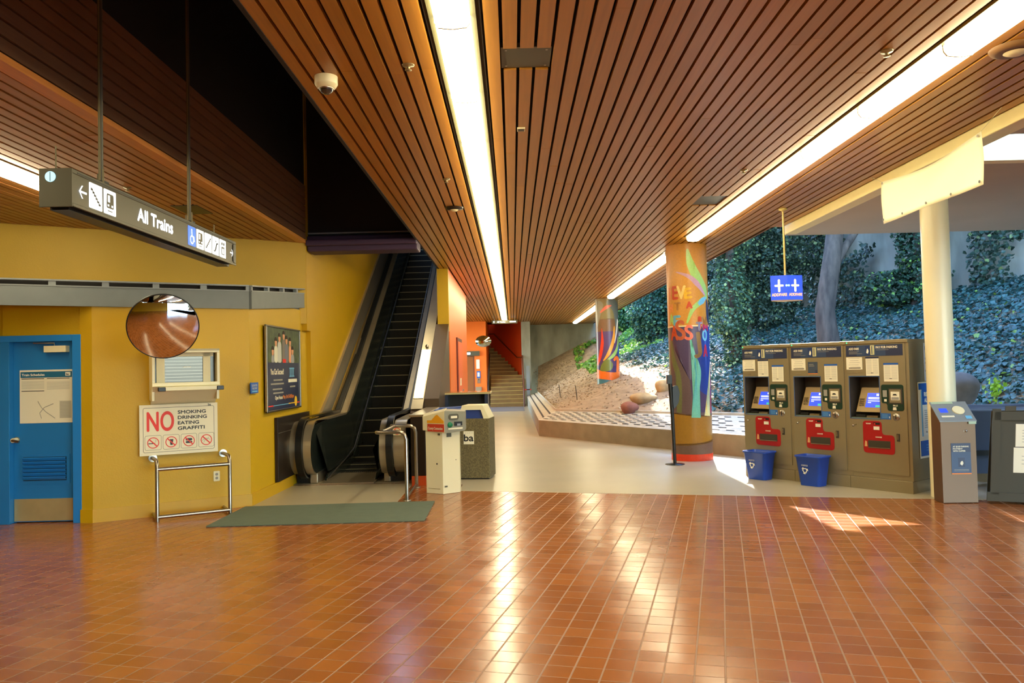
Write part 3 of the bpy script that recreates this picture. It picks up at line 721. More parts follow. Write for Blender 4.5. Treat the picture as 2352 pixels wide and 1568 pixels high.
# ================================================================= ad poster on the kiosk side wall (faces +x)
def sideM(x, y, z, rz): M = Matrix.Rotation(rz, 4, 'Z'); M.translation = Vector((x, y, z)); return M
t = thing('poster', 'framed poster of a group of young people over a navy panel', 'poster', M=sideM(-3.12, 10.83, 1.635, PI/2))
W_, H_ = .80, .56
b = MB()
for a_, c_, d_, e_ in ((-W_, W_, H_-.02, H_), (-W_, W_, -H_, -H_+.02), (-W_, -W_+.03, -H_, H_), (W_-.03, W_, -H_, H_)): b.box(a_, c_, -.03, 0, d_, e_, STEEL)
b.build('frame', t, bevel=.003)
b = MB(); b.box(-W_+.03, W_-.03, -.012, -.008, -H_+.02, .08, NAVY)
b.box(-W_+.03, W_-.03, -.012, -.008, .08, H_-.02, mat('poster_foliage', (70, 84, 48), .5, var=.6, vscale=9)); b.build('print', t)
b = MB()
sk = mat('print_skin', (214, 150, 110), .6); pc = [(150, 150, 150), (216, 212, 190), (190, 190, 180), (120, 110, 100), (110, 112, 120), (222, 150, 110)]
for k, (px, hh, wd) in enumerate(((-.50, .18, .11), (-.36, .30, .13), (-.20, .36, .15), (.0, .40, .13), (.13, .34, .15), (.30, .32, .10), (.42, .20, .14))):
    m = mat('print_clothes_%d' % (k % 6), pc[k % 6], .6)
    b.prism(rounded([(px-wd*.6, .08), (px+wd*.6, .08), (px+wd*.55, hh-.03), (px+wd*.2, hh+.01), (px-wd*.2, hh+.01), (px-wd*.55, hh-.03)], .05), 'y', -.0135-k*.0003, -.012, m)
    b.prism([(px+.045*math.cos(a*PI/8), hh+.045+.055*math.sin(a*PI/8)) for a in range(16)], 'y', -.0150-k*.0003, -.012, sk)
    b.prism([(px+.05*math.cos(a*PI/8), hh+.065+.05*math.sin(a*PI/8)) for a in range(9)], 'y', -.0155-k*.0003, -.012, mat('print_hair', (50, 34, 24), .7))
b.box(-.06, .09, -.0165, -.012, .08, .13, REDI); b.build('photo_people', t)
b = MB(); put_text(b, 'You Can Succeed!', -.60, -.075, .075, PAPER, y=-.0125, w=.58, bold=.003)
for k, (x_, z_, w_) in enumerate(((-.48, -.16, .40), (-.60, -.21, .58), (-.52, -.28, .42), (-.50, -.33, .46), (.20, -.19, .44), (.28, -.26, .26))):
    b.box(x_, x_+w_, -.0135, -.012, z_, z_+(.045 if k == 4 else .02), PAPER if k == 4 else PAPERG)
put_text(b, 'Open House', -.42, -.405, .05, PAPER, y=-.0125, w=.33, bold=.002)
put_text(b, 'May 3rd 5-8:00pm', -.06, -.405, .05, mat('poster_orange', (230, 130, 40), .5), y=-.0125, w=.53, bold=.002)
for k in range(5): b.box(.28+k*.045, .295+k*.045, -.0135, -.012, -.10, .0, BLUEL)
b.box(.26, .50, -.0135, -.012, -.005, .012, BLUEL); b.box(.26, .50, -.0135, -.012, -.115, -.1, BLUEL)
b.box(-W_+.03, -.50, -.0135, -.012, -.49, -.475, REDI); b.box(-.50, .2, -.0135, -.012, -.487, -.478, BLUEL); b.box(.2, .5, -.0135, -.012, -.487, -.475, mat('poster_yellow', (240, 190, 40), .5)); b.box(.62, W_-.03, -.0135, -.012, -.49, -.475, REDI)
b.prism([(.56+.065*math.cos(a*PI/8), -.46+.07*math.sin(a*PI/8)) for a in range(16)], 'y', -.0145, -.012, mat('poster_yellow', (240, 190, 40), .5)); b.build('print_lettering', t)
t = thing('notice', 'small blue notice beside the framed poster', 'notice', M=sideM(-3.125, 9.63, 1.405, PI/2))
b = MB(); b.box(-.14, .14, -.004, .006, -.065, .065, BLUE); b.build('plate', t)
b = MB(); put_text(b, 'ELEVATOR', -.10, .018, .026, PAPER, y=-.0045, w=.2); put_text(b, 'THIS WAY', -.10, -.018, .026, PAPER, y=-.0045, w=.2); b.box(-.1, .1, -.005, -.004, -.05, -.035, BLUEL); b.build('lettering', t)
b = MB(); b.box(-3.14, -3.095, 10.47, 12.12, .15, .99, DKBR); b.box(-3.097, -3.090, 10.5, 12.1, .78, .79, STEEL)
tag(b.build('wall_guard_panel', bevel=.004), 'dark metal guard panel on the kiosk side behind the escalator newel', 'panel')

# ================================================================= ESCALATOR
esc = thing('escalator', 'narrow black and steel escalator rising steeply under the purple beam', 'escalator', (0, 0, 0))
def zs(y): return max(0.0, .28+.5774*(y-14.06))      # pitch line of the steps
XS0, XS1 = -2.72, -2.00
TOP = 25.0
b = MB(); b.box(XS0-.02, XS1+.02, 11.2, 12.35, .002, .02, STEEL2)
for k in range(22): b.box(XS0+.02+k*.032, XS0+.034+k*.032, 12.25, 12.40, .02, .026, STEEL)
b.build('comb_plate', esc)
ks = [(12.35, 12.76, .012), (12.76, 13.17, .02), (13.17, 13.58, .045)] + [(13.58, 13.9, .12)]
yy = 13.90; 
k = 0
steps = []
for a_, b_, z_ in ks: steps.append((a_, b_, z_))
for k in range(30):
    steps.append((14.06-.16+.3464*k, 14.06-.16+.3464*(k+1), .28+.2*k))
for a_, b_, z_ in steps:
    m = MB(); m.box(XS0+.01, XS1-.01, a_+.004, b_+.02, z_-.26, z_-.006, STEPD)
    for q in range(0, 24): m.box(XS0+.02+q*.029, XS0+.033+q*.029, a_+.012, b_+.02, z_-.006, z_, STEPD)
    m.box(XS0+.01, XS1-.01, a_, a_+.022, z_-.012, z_+.002, STEPN); m.build('step', esc)
def incl(y, h):  # height of a line h above the step pitch line, flattening at the bottom
    return max(h, h+.28+.5774*(y-14.06))
def balustrade(side, xin, xrail, xout, xsk):
    s_ = side
    # skirt
    b = MB(); poly = [(11.45, .0), (12.9, .0), (13.6, -.02), (TOP, zs(TOP)-.3), (TOP, zs(TOP)+.16), (13.5, .17), (12.6, .13), (11.6, .10)]
    b.prism(poly, 'x', xsk-.012, xsk+.012, PANELD)
    pts = [(xsk-s_*.02, 11.5, .03), (xsk-s_*.02, 12.2, .12), (xsk-s_*.02, 12.9, .20), (xsk-s_*.02, 13.5, .30), (xsk-s_*.02, TOP, incl(TOP, .2))]
    b.tube(pts, .014, STEEL, 6); b.build('skirt', esc)
    # inner panel, leaning outwards from the skirt to the handrail
    N = 40; ys = [11.28+(TOP-11.28)*k/N for k in range(N+1)]
    b = MB(); vs = []; fs = []
    for y in ys:
        lo = incl(y, .19) if y > 12.9 else .19-.07*(12.9-y); hi = incl(y, .86)
        if y < 11.7: lo = .12+.35*((11.7-y)/.42)**2; hi = .86-.12*((11.7-y)/.42)**2
        vs += [(xsk, y, lo), (xin, y, hi)]
    for k in range(N): fs.append((2*k, 2*k+2, 2*k+3, 2*k+1))
    b.add(vs, fs, PANELD); b.build('inner_panel', esc); b = MB()
    q = [(11.33+.36*math.cos(a), .50+.345*math.sin(a)) for a in [PI/2+PI*k/24 for k in range(25)]]
    q = [(12.5, .86)]+q+[(11.9, .17), (12.5, .19)]
    b.prism(q, 'x', xin-.012, xin+.006, PANELD); b.build('newel_side', esc)
    # newel drum (steel) and handrail
    R_ = .40; cy = 11.33; cz = .51
    def prof(Ra, sc=1.0):
        p = [(cy+Ra*.95*math.cos(a), cz+Ra*math.sin(a)) for a in [PI/2+PI*k/40 for k in range(41)]]
        return p
    def strip(x0, x1, Ra, m, name, bulge=0):
        b = MB(); p = prof(Ra); p = [(12.2, cz-Ra+.02)]+p[::-1]+[(12.6, cz+Ra)]
        yq = [13.0, 13.4]+[13.4+(TOP-13.4)*k/6 for k in range(1, 7)]
        path = p+[(y, incl(y, cz+Ra)-(0 if y > 13.45 else 0)) for y in yq]
        vs = []; fs = []
        for (y, z) in path: vs += [(x0, y, z), (x1, y, z), (x0, min(y+.06, y+.06), z-.05 if y > 11.6 else z), (x1, y+.06, z-.05 if y > 11.6 else z)]
        for k in range(len(path)-1):
            a0 = 4*k; a1 = 4*k+4
            fs += [(a0, a1, a1+1, a0+1), (a0, a0+2, a1+2, a1), (a0+1, a1+1, a1+3, a0+3)]
        b.add(vs, fs, m, False); return b
    lo_, hi_ = sorted((xin, xrail-s_*.05)); b = strip(lo_, hi_, R_-.02, STEEL2, '')
    b.build('inner_deck', esc)
    b = strip(xrail-.045, xrail+.045, R_+.03, RUB, '')
    b.build('handrail', esc, bevel=.012)
    lo_, hi_ = sorted((xrail+s_*.05, xout)); b = strip(lo_, hi_, R_-.03, STEEL2, ''); 
    b.build('outer_deck', esc)
    # foot under the newel
    lo_, hi_ = sorted((xin+s_*.0, xrail-s_*.05)); b = MB(); b.box(lo_, hi_, 11.35, 12.2, 0, .15, STEEL2); b.build('newel_foot', esc, bevel=.01)
    lo_, hi_ = sorted((xrail-s_*.05, xout)); b = MB(); b.box(lo_, hi_, 11.42, 12.2, 0, .16, BLACK); b.build('newel_base', esc)
balustrade(-1, -2.80, -2.96, -3.11, XS0)
balustrade(1, -1.86, -1.72, -1.50, XS1)
# steel cladding on the wall above the left handrail
b = MB(); b.prism([(12.0, .80), (12.6, .95), (13.2, 1.25), (TOP, incl(TOP, 1.47)), (TOP, incl(TOP, .7)), (13.0, .8)], 'x', -3.06, -3.02, STEEL2)
b.prism([(12.6, .86), (13.4, .86), (TOP, incl(TOP, .86)), (TOP, incl(TOP, .8)), (13.4, .8)], 'x', -3.02, -2.99, STEEL2)
b.build('wall_cladding', esc)
# right outer cladding
b = MB(); b.prism([(13.0, .0), (13.0, 1.10), (15.29, incl(15.29, 1.45)), (15.29, 0)], 'x', -1.45, -1.21, mat('cladding_brown', (86, 68, 50), .4, metal=.4))
b.build('outer_cladding', esc)
b = MB(); b.prism([(12.66, .80), (12.66, .895), (TOP, incl(TOP, 1.44)), (TOP, incl(TOP, .8)), (13.2, .8)], 'x', -1.64, -1.455, mat('cladding_brown', (86, 68, 50), .4, metal=.4)); b.build('inner_cladding', esc)
b = MB(); 
def dk(y): return .28+.5774*(y-14.06)+1.442
b.prism([(12.72, dk(12.72)), (TOP, dk(TOP)), (TOP, dk(TOP)+.006), (12.72, dk(12.72)+.006)], 'x', -1.64, -1.455, STEEL2)
b.prism([(12.98, dk(12.98)+.006), (14.4, dk(14.4)+.006), (14.4, dk(14.4)+.016), (12.98, dk(12.98)+.016)], 'x', -1.63, -1.47, POL)
b.build('deck_plate', esc)
b = MB(); b.lathe([(.03, 0), (.03, .03), (.0, .05)], STEEL, (-1.55, 14.5, dk(14.5)+.01), 12); b.build('deck_bolt', esc)
t = thing('escalator_end_box', 'dark brown box at the foot of the escalator with an orange base', 'box', (-1.33, 11.95, 0))
b = MB(); b.box(-.085, .12, -1.05, 1.04, .13, .93, DKBR); b.build('body', t, bevel=.01)
b = MB(); b.box(-.10, .125, -1.07, 1.04, .93, .965, STEEL2); b.build('top_plate', t, bevel=.008)
b = MB(); b.box(-.08, .115, -1.045, 1.04, 0, .13, mat('orange_base_paint', (206, 82, 30), .4)); b.build('base', t)
# prohibition sticker on the right newel
t = thing('round_sticker', 'small red no-strollers sticker on the right newel of the escalator', 'sticker', (-1.61, 10.975, .74))
b = MB(); b.prism(rr(-.055, .055, -.055, .055, .01), 'y', -.003, 0, CREAM); b.build('backing', t)
b = MB(); b.disc((0, -.003, 0), .048, REDI, r2=.040, t=.001, n=24); b.add([(-.036,-.0045,.030),(-.030,-.0045,.036),(.036,-.0045,-.030),(.030,-.0045,-.036)], [(0,1,2,3)], REDI); b.build('ring', t)

# rubber mat
b = MB(); b.prism(rounded([(-3.216, 8.293), (-.955, 8.339), (-.964, 9.547), (-3.2, 9.47)], .02), 'z', .0025, .012, MAT)
tag(b.build('floor_mat', bevel=.003), 'long grey-green rubber-backed mat in front of the escalator', 'mat')

# steel queue rails beside the escalator
for (x, y, lab) in ((-1.31, 9.66, 'bent steel tube rail nearer the mat, beside the escalator'), (-1.32, 10.70, 'bent steel tube rail farther from the mat, by the orange base')):
    t = thing('tube_rail', lab, 'rail', (x, y, 0))
    b = MB(); L_ = .33 if y < 10 else .30; H_ = .83
    b.tube([(0, 0, 0), (0, 0, H_-.09), (-.02, 0, H_-.03), (-.07, 0, H_), (-L_, 0, H_), (-L_-.03, .03, H_-.0)], .024, STEEL, 12)
    b.build('tube', t)
    b = MB(); b.lathe([(.05, 0.003), (.05, .012), (.026, .014)], STEEL, n=16, cap=True); b.build('foot', t)
b = MB(); b.tube([(-1.62, 9.72, .825), (-1.60, 10.2, .83), (-1.60, 10.64, .83)], .024, STEEL, 10); b.tube([(-1.31, 9.72, .05), (-1.32, 10.64, .05)], .016, STEEL, 8)
tag(b.build('rail_link'), 'steel tube linking the two bent rails', 'rail')

# ================================================================= white ticket post
t = thing('transfer_kiosk', 'cream County Connection transfer ticket post on the tiles', 'kiosk', (-.91, 10.10, 0))
hexp = [(-.226, .13), (0, -.01), (.205, .135), (.205, .30), (-.226, .32)]
b = MB(); b.prism(hexp, 'z', .003, .80, CREAM2); b.build('pedestal', t, bevel=.004)
b = MB(); vs = [(-.262, .14, .80), (.04, -.10, .775), (.04, .28, .775), (-.262, .34, .80), (-.262, .14, .975), (.04, -.10, 1.055), (.04, .28, 1.07), (-.262, .34, 1.0)]
b.add(vs, [(0,3,2,1),(4,5,6,7),(0,1,5,4),(1,2,6,5),(2,3,7,6),(3,0,4,7)], CREAM2)
vs = [(.04, -.10, .77), (.285, .07, .79), (.285, .34, .79), (.04, .28, .77), (.04, -.10, 1.055), (.285, .07, 1.035), (.285, .34, 1.04), (.04, .28, 1.06)]
b.add(vs, [(0,3,2,1),(4,5,6,7),(0,1,5,4),(1,2,6,5),(2,3,7,6),(3,0,4,7)], mat('kiosk_grey_panel', (136, 134, 116), .45)); b.build('head', t, bevel=.005)
def planeM(A_, B_, lift=.004):
    d = Vector((B_[0]-A_[0], B_[1]-A_[1], 0)); M = Matrix.Rotation(math.atan2(d.y, d.x), 4, 'Z'); nrm = Vector((d.y, -d.x, 0)).normalized()
    M.translation = Vector((A_[0], A_[1], 0))+nrm*lift; return M
L1 = math.hypot(.302, .24)
b = MB(planeM((-.262, .14), (.04, -.10)))
b.prism([(L1-.30, .895), (L1-.01, .895), (L1-.01, .925), (L1-.12, 1.005), (L1-.155, .99), (L1-.225, .93), (L1-.30, .93)], 'y', -.002, 0, mat('kiosk_yellow_print', (232, 160, 20), .5))
b.box(L1-.295, L1-.005, -.002, 0, .79, .885, mat('kiosk_red_print', (196, 56, 30), .5)); b.build('printed_label', t)
b = MB(planeM((-.262, .14), (.04, -.10), .007)); put_text(b, 'County Connection', L1-.28, .815, .035, PAPER, y=0, w=.25, bold=.001); b.build('label_lettering', t)
L2 = math.hypot(.245, .17)
b = MB(planeM((.04, -.10), (.285, .07)))
b.prism(rr(.06, .20, .935, 1.01, .03), 'y', -.012, 0, CHAR); b.prism(rr(.085, .175, .955, .985, .006), 'y', -.014, 0, PAPER); b.build('display', t)
b = MB(planeM((.04, -.10), (.285, .07))); b.lathe([(.036, -.004), (.03, -.02), (.0, -.024)], mat('green_button', (10, 120, 80), .35), (.075, 0, .875), 18, 'y'); b.build('button', t)
b = MB(planeM((.04, -.10), (.285, .07))); b.box(.14, .25, -.012, 0, .86, .91, BLACK); b.box(.17, .22, -.02, -.01, .86, .885, STEEL); b.build('ticket_slot', t)
b = MB(planeM((.04, -.10), (.285, .07))); b.box(.05, .26, -.003, 0, .815, .835, PAPER); b.build('white_label', t)
b = MB(planeM((0, -.01), (.205, .135))); b.box(.06, .13, -.004, 0, .715, .765, CHAR); b.box(.02, .06, -.003, 0, .085, .105, CHAR); b.disc((.19, -.002, .42), .006, CHAR, t=.002, n=10); b.build('stickers', t)
b = MB(planeM((-.226, .13), (0, -.01))); b.disc((.18, -.002, .38), .010, BLACK, t=.004, n=12); b.build('lock', t)
b = MB(planeM((-.226, .13), (0, -.01))); b.box(.20, .235, -.004, 0, .74, .765, CHAR); b.build('latch', t)
b = MB(planeM((-.226, .13), (0, -.01))); b.box(.03, .22, -.001, .0, .062, .068, mat('dirty_seam', (150, 130, 70), .7)); b.build('seam', t)

# ================================================================= trash receptacle and the things behind it
t = thing('trash_receptacle', 'square exposed-aggregate litter bin with a cream hood', 'litter bin', (-.54, 11.60, 0), math.radians(-8))
b = MB(); b.prism(rounded([(-.245, -.24), (.225, -.24), (.225, .24), (-.245, .24)], .03), 'z', .02, .86, AGG); b.prism([(-.22, -.22), (.2, -.22), (.2, .22), (-.22, .22)], 'z', .003, .03, BLACK); b.build('body', t)
b = MB(); b.prism([(-.23, .86), (-.17, 1.05), (.13, 1.05), (.22, .86), (.14, .86), (.10, .985), (-.14, .985), (-.18, .86)], 'y', -.22, .22, CREAM2); b.build('hood', t, bevel=.006)
b = MB(); b.box(-.18, .13, -.17, .17, .86, .985, mat('hood_blue_inside', (36, 62, 130), .5)); b.build('liner', t)
b = MB(); b.box(-.15, .0, -.248, -.24, .50, .685, PAPER); put_text(b, 'ba', -.143, .545, .10, INK, y=-.249, w=.135, bold=.004)
for k in range(4): b.box(-.12+k*.03, -.112+k*.03, -.25, -.248, .655, .665, PAPERG)
b.build('logo_sticker', t)
t = thing('service_desk', 'counter with a glossy brown top and navy front behind the litter bin', 'counter', (-.82, 14.1, 0))
b = MB(); b.box(-.46, .42, 0, .85, 1.12, 1.15, mat('desk_edge_cream', (190, 172, 120), .4)); b.box(-.45, .41, .01, .84, 1.15, 1.155, DESK); b.build('top', t)
b = MB(); b.box(-.40, .37, .04, .8, .0, .80, DESKB); b.box(-.40, -.34, .02, .8, .8, 1.12, DESKB); b.box(.31, .37, .02, .8, .8, 1.12, DESKB); b.box(-.36, .33, .3, .34, .8, 1.12, BLACK); b.build('body', t)
t = thing('blue_cart', 'dark blue cloth-sided cart behind the cream ticket post', 'cart', (-1.05, 12.5, 0))
b = MB(); vs = [(-.12, -.30, .05), (.30, -.30, .05), (.30, .30, .05), (-.12, .30, .05), (-.16, -.36, .93), (.36, -.36, .95), (.36, .36, .95), (-.16, .36, .93)]
b.add(vs, [(0,3,2,1),(0,1,5,4),(1,2,6,5),(2,3,7,6),(3,0,4,7)], TARP); b.build('bag', t)
b = MB(); b.tube([(-.16, -.36, .93), (.36, -.36, .95), (.36, .36, .95), (-.16, .36, .93), (-.16, -.36, .93)], .03, mat('blue_pipe', (50, 80, 150), .4), 8)
for x in (-.1, .28):
    for y in (-.25, .25): b.lathe([(.03, -.012), (.03, .012)], BLACK, (x, y, .033), 12, 'x', cap=True)
b.build('rim_and_wheels', t)

# ================================================================= hanging All Trains sign (faces +x; local x -> world y)
t = thing('hanging_sign', 'long dark lit All Trains sign hung on rods from the shaft', 'sign', M=sideM(-2.80, 5.075, 2.68, PI/2))
Ls = 3.02
b = MB(); b.box(0, Ls, .0, .20, .015, .2445, CHAR); b.box(-.012, -.001, -.006, .206, -.005, .245, CHAR)
b.box(.001, Ls-.001, -.006, .0, .215, .244, CHAR); b.box(.001, Ls-.001, -.006, .0, .0, .022, CHAR); b.box(Ls-.06, Ls-.002, -.0055, 0, .022, .215, CHAR)
b.build('housing', t, bevel=.003)
b = MB(); b.box(.05, Ls-.05, .05, .17, -.012, .015, BLACK); b.box(.05, Ls-.08, -.0075, -.006, .222, .230, BLACK); b.box(Ls-.09, Ls-.06, -.008, -.006, .035, .21, BLACK); b.build('bottom_tray', t)
def arrow(mb, cx, cz, s_, m, d=-1, y=-.003):
    w_ = .018*s_; L_ = .06*s_
    mb.box(cx-L_, cx+L_, y-.001, y, cz-w_*.5, cz+w_*.5, m)
    for q in (1, -1):
        tip = cx+d*L_*1.15; mb.add([(tip, y-.0015, cz), (tip-d*w_*1.1, y-.0015, cz), (tip-d*(w_*1.1+L_*.8), y-.0015, cz+q*L_*.95), (tip-d*(L_*.8), y-.0015, cz+q*L_*.95)], [(0,1,2,3)], m)
b = MB(); arrow(b, .125, .115, .75, WARMW, -1); arrow(b, Ls-.13, .115, .62, WARMW, 1); b.build('arrows', t)
def picto(kind, x0, x1, z0=.035, z1=.205, blue=False):
    b = MB(); b.prism(rr(x0, x1, z0, z1, .008), 'y', -.003, 0, LITB if blue else WARMW)
    cx = (x0+x1)/2; W = x1-x0; H_ = z1-z0; I = CHAR; y = -.0035
    if kind == 'stairs_down' or kind == 'stairs_up':
        s = -1 if kind == 'stairs_down' else 1; n = 6
        for k in range(n):
            px = cx+s*(-.36+.72*k/n)*W; pz = z0+H_*(.18+.62*k/n) if s == 1 else z0+H_*(.18+.62*k/n)
            b.box(min(px, px+s*.12*W), max(px, px+s*.12*W), y-.001, y, pz, pz+.013, I); b.box(px+s*.12*W-.006, px+s*.12*W+.006, y-.001, y, pz, pz+H_*.62/n, I)
    if kind == 'train':
        b.prism(rounded([(cx-W*.3, z0+H_*.25), (cx+W*.3, z0+H_*.25), (cx+W*.28, z0+H_*.85), (cx-W*.28, z0+H_*.85)], .012), 'y', y-.001, y, I)
        b.box(cx-W*.2, cx-W*.03, y-.002, y-.001, z0+H_*.50, z0+H_*.78, WARMW); b.box(cx-W*.22, cx-W*.1, y-.002, y-.001, z0+H_*.32, z0+H_*.40, WARMW); b.box(cx+W*.1, cx+W*.22, y-.002, y-.001, z0+H_*.32, z0+H_*.40, WARMW)
        b.box(cx-W*.2, cx+W*.2, y-.001, y, z0+H_*.12, z0+H_*.16, I)
    if kind == 'escalator':
        b.tube([(cx-W*.3, y, z0+H_*.2), (cx-W*.12, y, z0+H_*.2), (cx+W*.15, y, z0+H_*.65), (cx+W*.32, y, z0+H_*.65)], .007, I, 4); b.disc((cx+W*.0, y, z0+H_*.75), .009, I, n=10)
    if kind == 'elevator':
        b.box(cx-W*.22, cx+W*.22, y-.001, y, z0+H_*.15, z0+H_*.6, I); b.box(cx-W*.12, cx+W*.12, y-.002, y-.001, z0+H_*.2, z0+H_*.5, WARMW); b.box(cx-W*.25, cx-W*.05, y-.001, y, z0+H_*.7, z0+H_*.85, I); b.box(cx+W*.05, cx+W*.25, y-.001, y, z0+H_*.7, z0+H_*.85, I)
    if kind == 'wheelchair':
        b.disc((cx-W*.05, y, z0+H_*.82), .009, WARMW, n=10); b.tube([(cx-W*.05, y, z0+H_*.75), (cx-W*.02, y, z0+H_*.5), (cx+W*.2, y, z0+H_*.5), (cx+W*.28, y, z0+H_*.25)], .005, WARMW, 5)
        b.disc((cx-W*.02, y, z0+H_*.32), W*.24, WARMW, r2=W*.17, t=.001, n=18)
    b.build('pictogram', t)
picto('stairs_down', .205, .372); picto('train', .396, .56)
u = 6.90-5.075
picto('wheelchair', u, u+.165, blue=True); picto('train', u+.187, u+.350); picto('stairs_up', u+.374, u+.537); picto('escalator', u+.561, u+.724); picto('elevator', u+.748, u+.91)
b = MB(); put_text(b, 'All Trains', .89, .075, .10, WARMW, y=-.003, w=.62, bold=.005); b.build('lettering', t)
b = MB(M=Matrix.Rotation(-PI/2, 4, 'Z')); b.disc((-.13, -.014, .19), .034, mat('lit_round_lens', (150, 210, 235), .3, emit=(.45, .75, .85), estr=.9), t=.004); b.box(-.132, -.128, -.020, -.0185, .16, .22, CHAR); b.build('end_lens', t)
for uy in (.55, 2.10):
    b = MB(); b.tube([(uy-.015, .10, .245), (uy-.015, .10, 4.5)], .008, mat('rod_brass_grey', (120, 108, 70), .5), 6); b.tube([(uy+.015, .10, .245), (uy+.015, .10, 4.5)], .013, mat('conduit_grey', (96, 92, 78), .5), 8)
    b.tube([(uy-.06, .05, .24), (uy-.06, .05, .36)], .007, mat('rod_brass_grey', (120, 108, 70), .5), 6); b.tube([(uy+.06, .15, .24), (uy+.06, .15, .36)], .007, mat('rod_brass_grey', (120, 108, 70), .5), 6); b.box(uy-.04, uy+.04, .06, .14, .245, .29, BLACK)
    b.build('hanging_rod', t)
b = MB(); b.tube([(.03, .12, .24), (.03, .12, .40)], .005, mat('rod_brass_grey', (120, 108, 70), .5), 6); b.build('stub_rod', t)
b = MB(); b.tube([(2.76, .12, .24), (2.76, .12, .38)], .005, mat('rod_brass_grey', (120, 108, 70), .5), 6); b.build('stub_rod', t)
#--NEXT--
# ================================================================= FARE MACHINES
MY = math.atan2(-.796, .605); Ae = Vector((3.209, 11.1, 0)); Ee = Vector((.6054, -.7957, 0)); PITCH = .7697
mlab = ['leftmost grey add-fare machine, a blue bin before its left half', 'middle grey add-fare machine with a small dark card among its notices', 'rightmost grey add-fare machine, nearest the white column']
def machine(i):
    p = Ae+Ee*PITCH*i
    t = thing('add_fare_machine', mlab[i], 'ticket machine', tuple(p), MY, 'add-fare machines in a row')
    W = PITCH-.002; D = .66; X = lambda a: a
    b = MB()
    b.box(0, W, .24, D, .145, 1.76, MACH)                      # rear body
    b.box(0, .028, .0, .24, .145, 1.76, MACH); b.box(.41, W, .004, .24, .145, 1.76, MACH)
    b.box(.028, .41, .004, .24, .145, .858, MACH); b.box(.028, .41, .004, .24, 1.365, 1.76, MACH)
    b.build('body', t)
    b = MB(); b.box(-.0, W, -.012, D, 0, .143, MACH); b.build('plinth', t, bevel=.004)
    b = MB(); b.box(0, W, -.02, D+.01, 1.76, 1.80, MACH); b.build('top_cap', t, bevel=.004)
    # front door panel as four pieces around the screen opening and the slot
    b = MB()
    z0, z1, x0, x1 = .205, 1.752, .0, .728
    b.box(x0, .028, -.008, .004, z0, z1, MACH); b.box(.41, x1, -.008, .004, z0, z1, MACH); b.box(.028, .41, -.008, .004, z0, .858, MACH); b.box(.028, .41, -.008, .004, 1.365, z1, MACH)
    b.build('front_door', t)
    b = MB(); b.box(.034, .404, .232, .238, .858, 1.365, MACHD); b.box(.029, .034, .0, .238, .858, 1.365, MACHD); b.box(.404, .409, 0, .238, .858, 1.365, MACHD); b.box(.029, .409, 0, .238, 1.36, 1.364, MACHD); b.box(.029, .409, 0, .238, .859, .866, mat('recess_shelf', (120, 128, 96), .4))
    for a_, c_, d_, e_ in ((.024, .414, 1.362, 1.372), (.024, .414, .85, .86), (.024, .031, .85, 1.372), (.407, .414, .85, 1.372)): b.box(a_, c_, -.012, -.006, d_, e_, mat('recess_blue_trim', (70, 96, 132), .4))
    b.build('screen_recess', t)
    # display housing
    b = MB(); vs = [(.06, .07, .93), (.40, .07, .93), (.40, .15, 1.225), (.10, .15, 1.225), (.06, .22, .93), (.40, .22, .93), (.40, .22, 1.225), (.10, .22, 1.225)]
    b.add(vs, [(0,1,2,3),(4,7,6,5),(0,4,5,1),(3,2,6,7),(0,3,7,4),(1,5,6,2)], mat('display_housing', (176, 150, 100), .4)); b.build('display_housing', t)
    def hp(x, z, l=.002): # point on the tilted housing face
        f_ = (z-.93)/.295; return (x, .07+f_*.08-l, z)
    b = MB(); b.add([hp(.17, .985), hp(.385, .985), hp(.385, 1.16), hp(.185, 1.16)], [(0,1,2,3)], SCRN); b.build('screen', t)
    b = MB(); b.add([hp(.30, 1.125, .004), hp(.33, 1.125, .004), hp(.33, 1.15, .004), hp(.30, 1.15, .004)], [(0,1,2,3)], SCRW)
    for k, (xa, xb, z) in enumerate(((.20, .37, 1.10), (.20, .34, 1.085), (.20, .37, 1.06), (.20, .24, 1.04))): b.add([hp(xa, z, .004), hp(xb, z, .004), hp(xb, z+.008, .004), hp(xa, z+.008, .004)], [(0,1,2,3)], SCRW)
    b.add([hp(.30, .99, .004), hp(.38, .99, .004), hp(.38, 1.015, .004), hp(.30, 1.015, .004)], [(0,1,2,3)], SCRG); b.build('screen_text', t)
    b = MB()
    for r in range(4):
        for c_ in range(3):
            a_ = hp(.095+c_*.022, 1.0+r*.025, .001); b.box(a_[0], a_[0]+.016, a_[1]-.006, a_[1]+.002, a_[2], a_[2]+.017, STEEL)
    b.build('keypad', t)
    b = MB(); b.box(.08, .20, .03, .12, .866, .90, BLACK); b.box(.22, .36, .02, .10, .866, .89, STEEL); b.build('card_reader', t)
    # header
    b = MB(); b.box(.0, .705, -.011, -.008, 1.61, 1.745, NAVY); b.box(.14, .5, -.0115, -.011, 1.612, 1.743, NAVY2); b.build('header_panel', t)
    b = MB(); put_text(b, 'ADD FARE', .04, 1.69, .027, PAPER, y=-.013, w=.13, bold=.0012); b.build('header_lettering', t); b = MB(); put_text(b, 'PAY FOR PARKING', .385, 1.70, .028, PAPER, y=-.013, w=.26, bold=.0012)
    for k, l in enumerate((.13, .11, .17)): b.box(.04, .04+l, -.0128, -.012, 1.668-k*.014, 1.672-k*.014, PAPERG)
    b.box(.385, .54, -.0128, -.012, 1.68, 1.684, PAPERG); b.build('header_lettering', t)
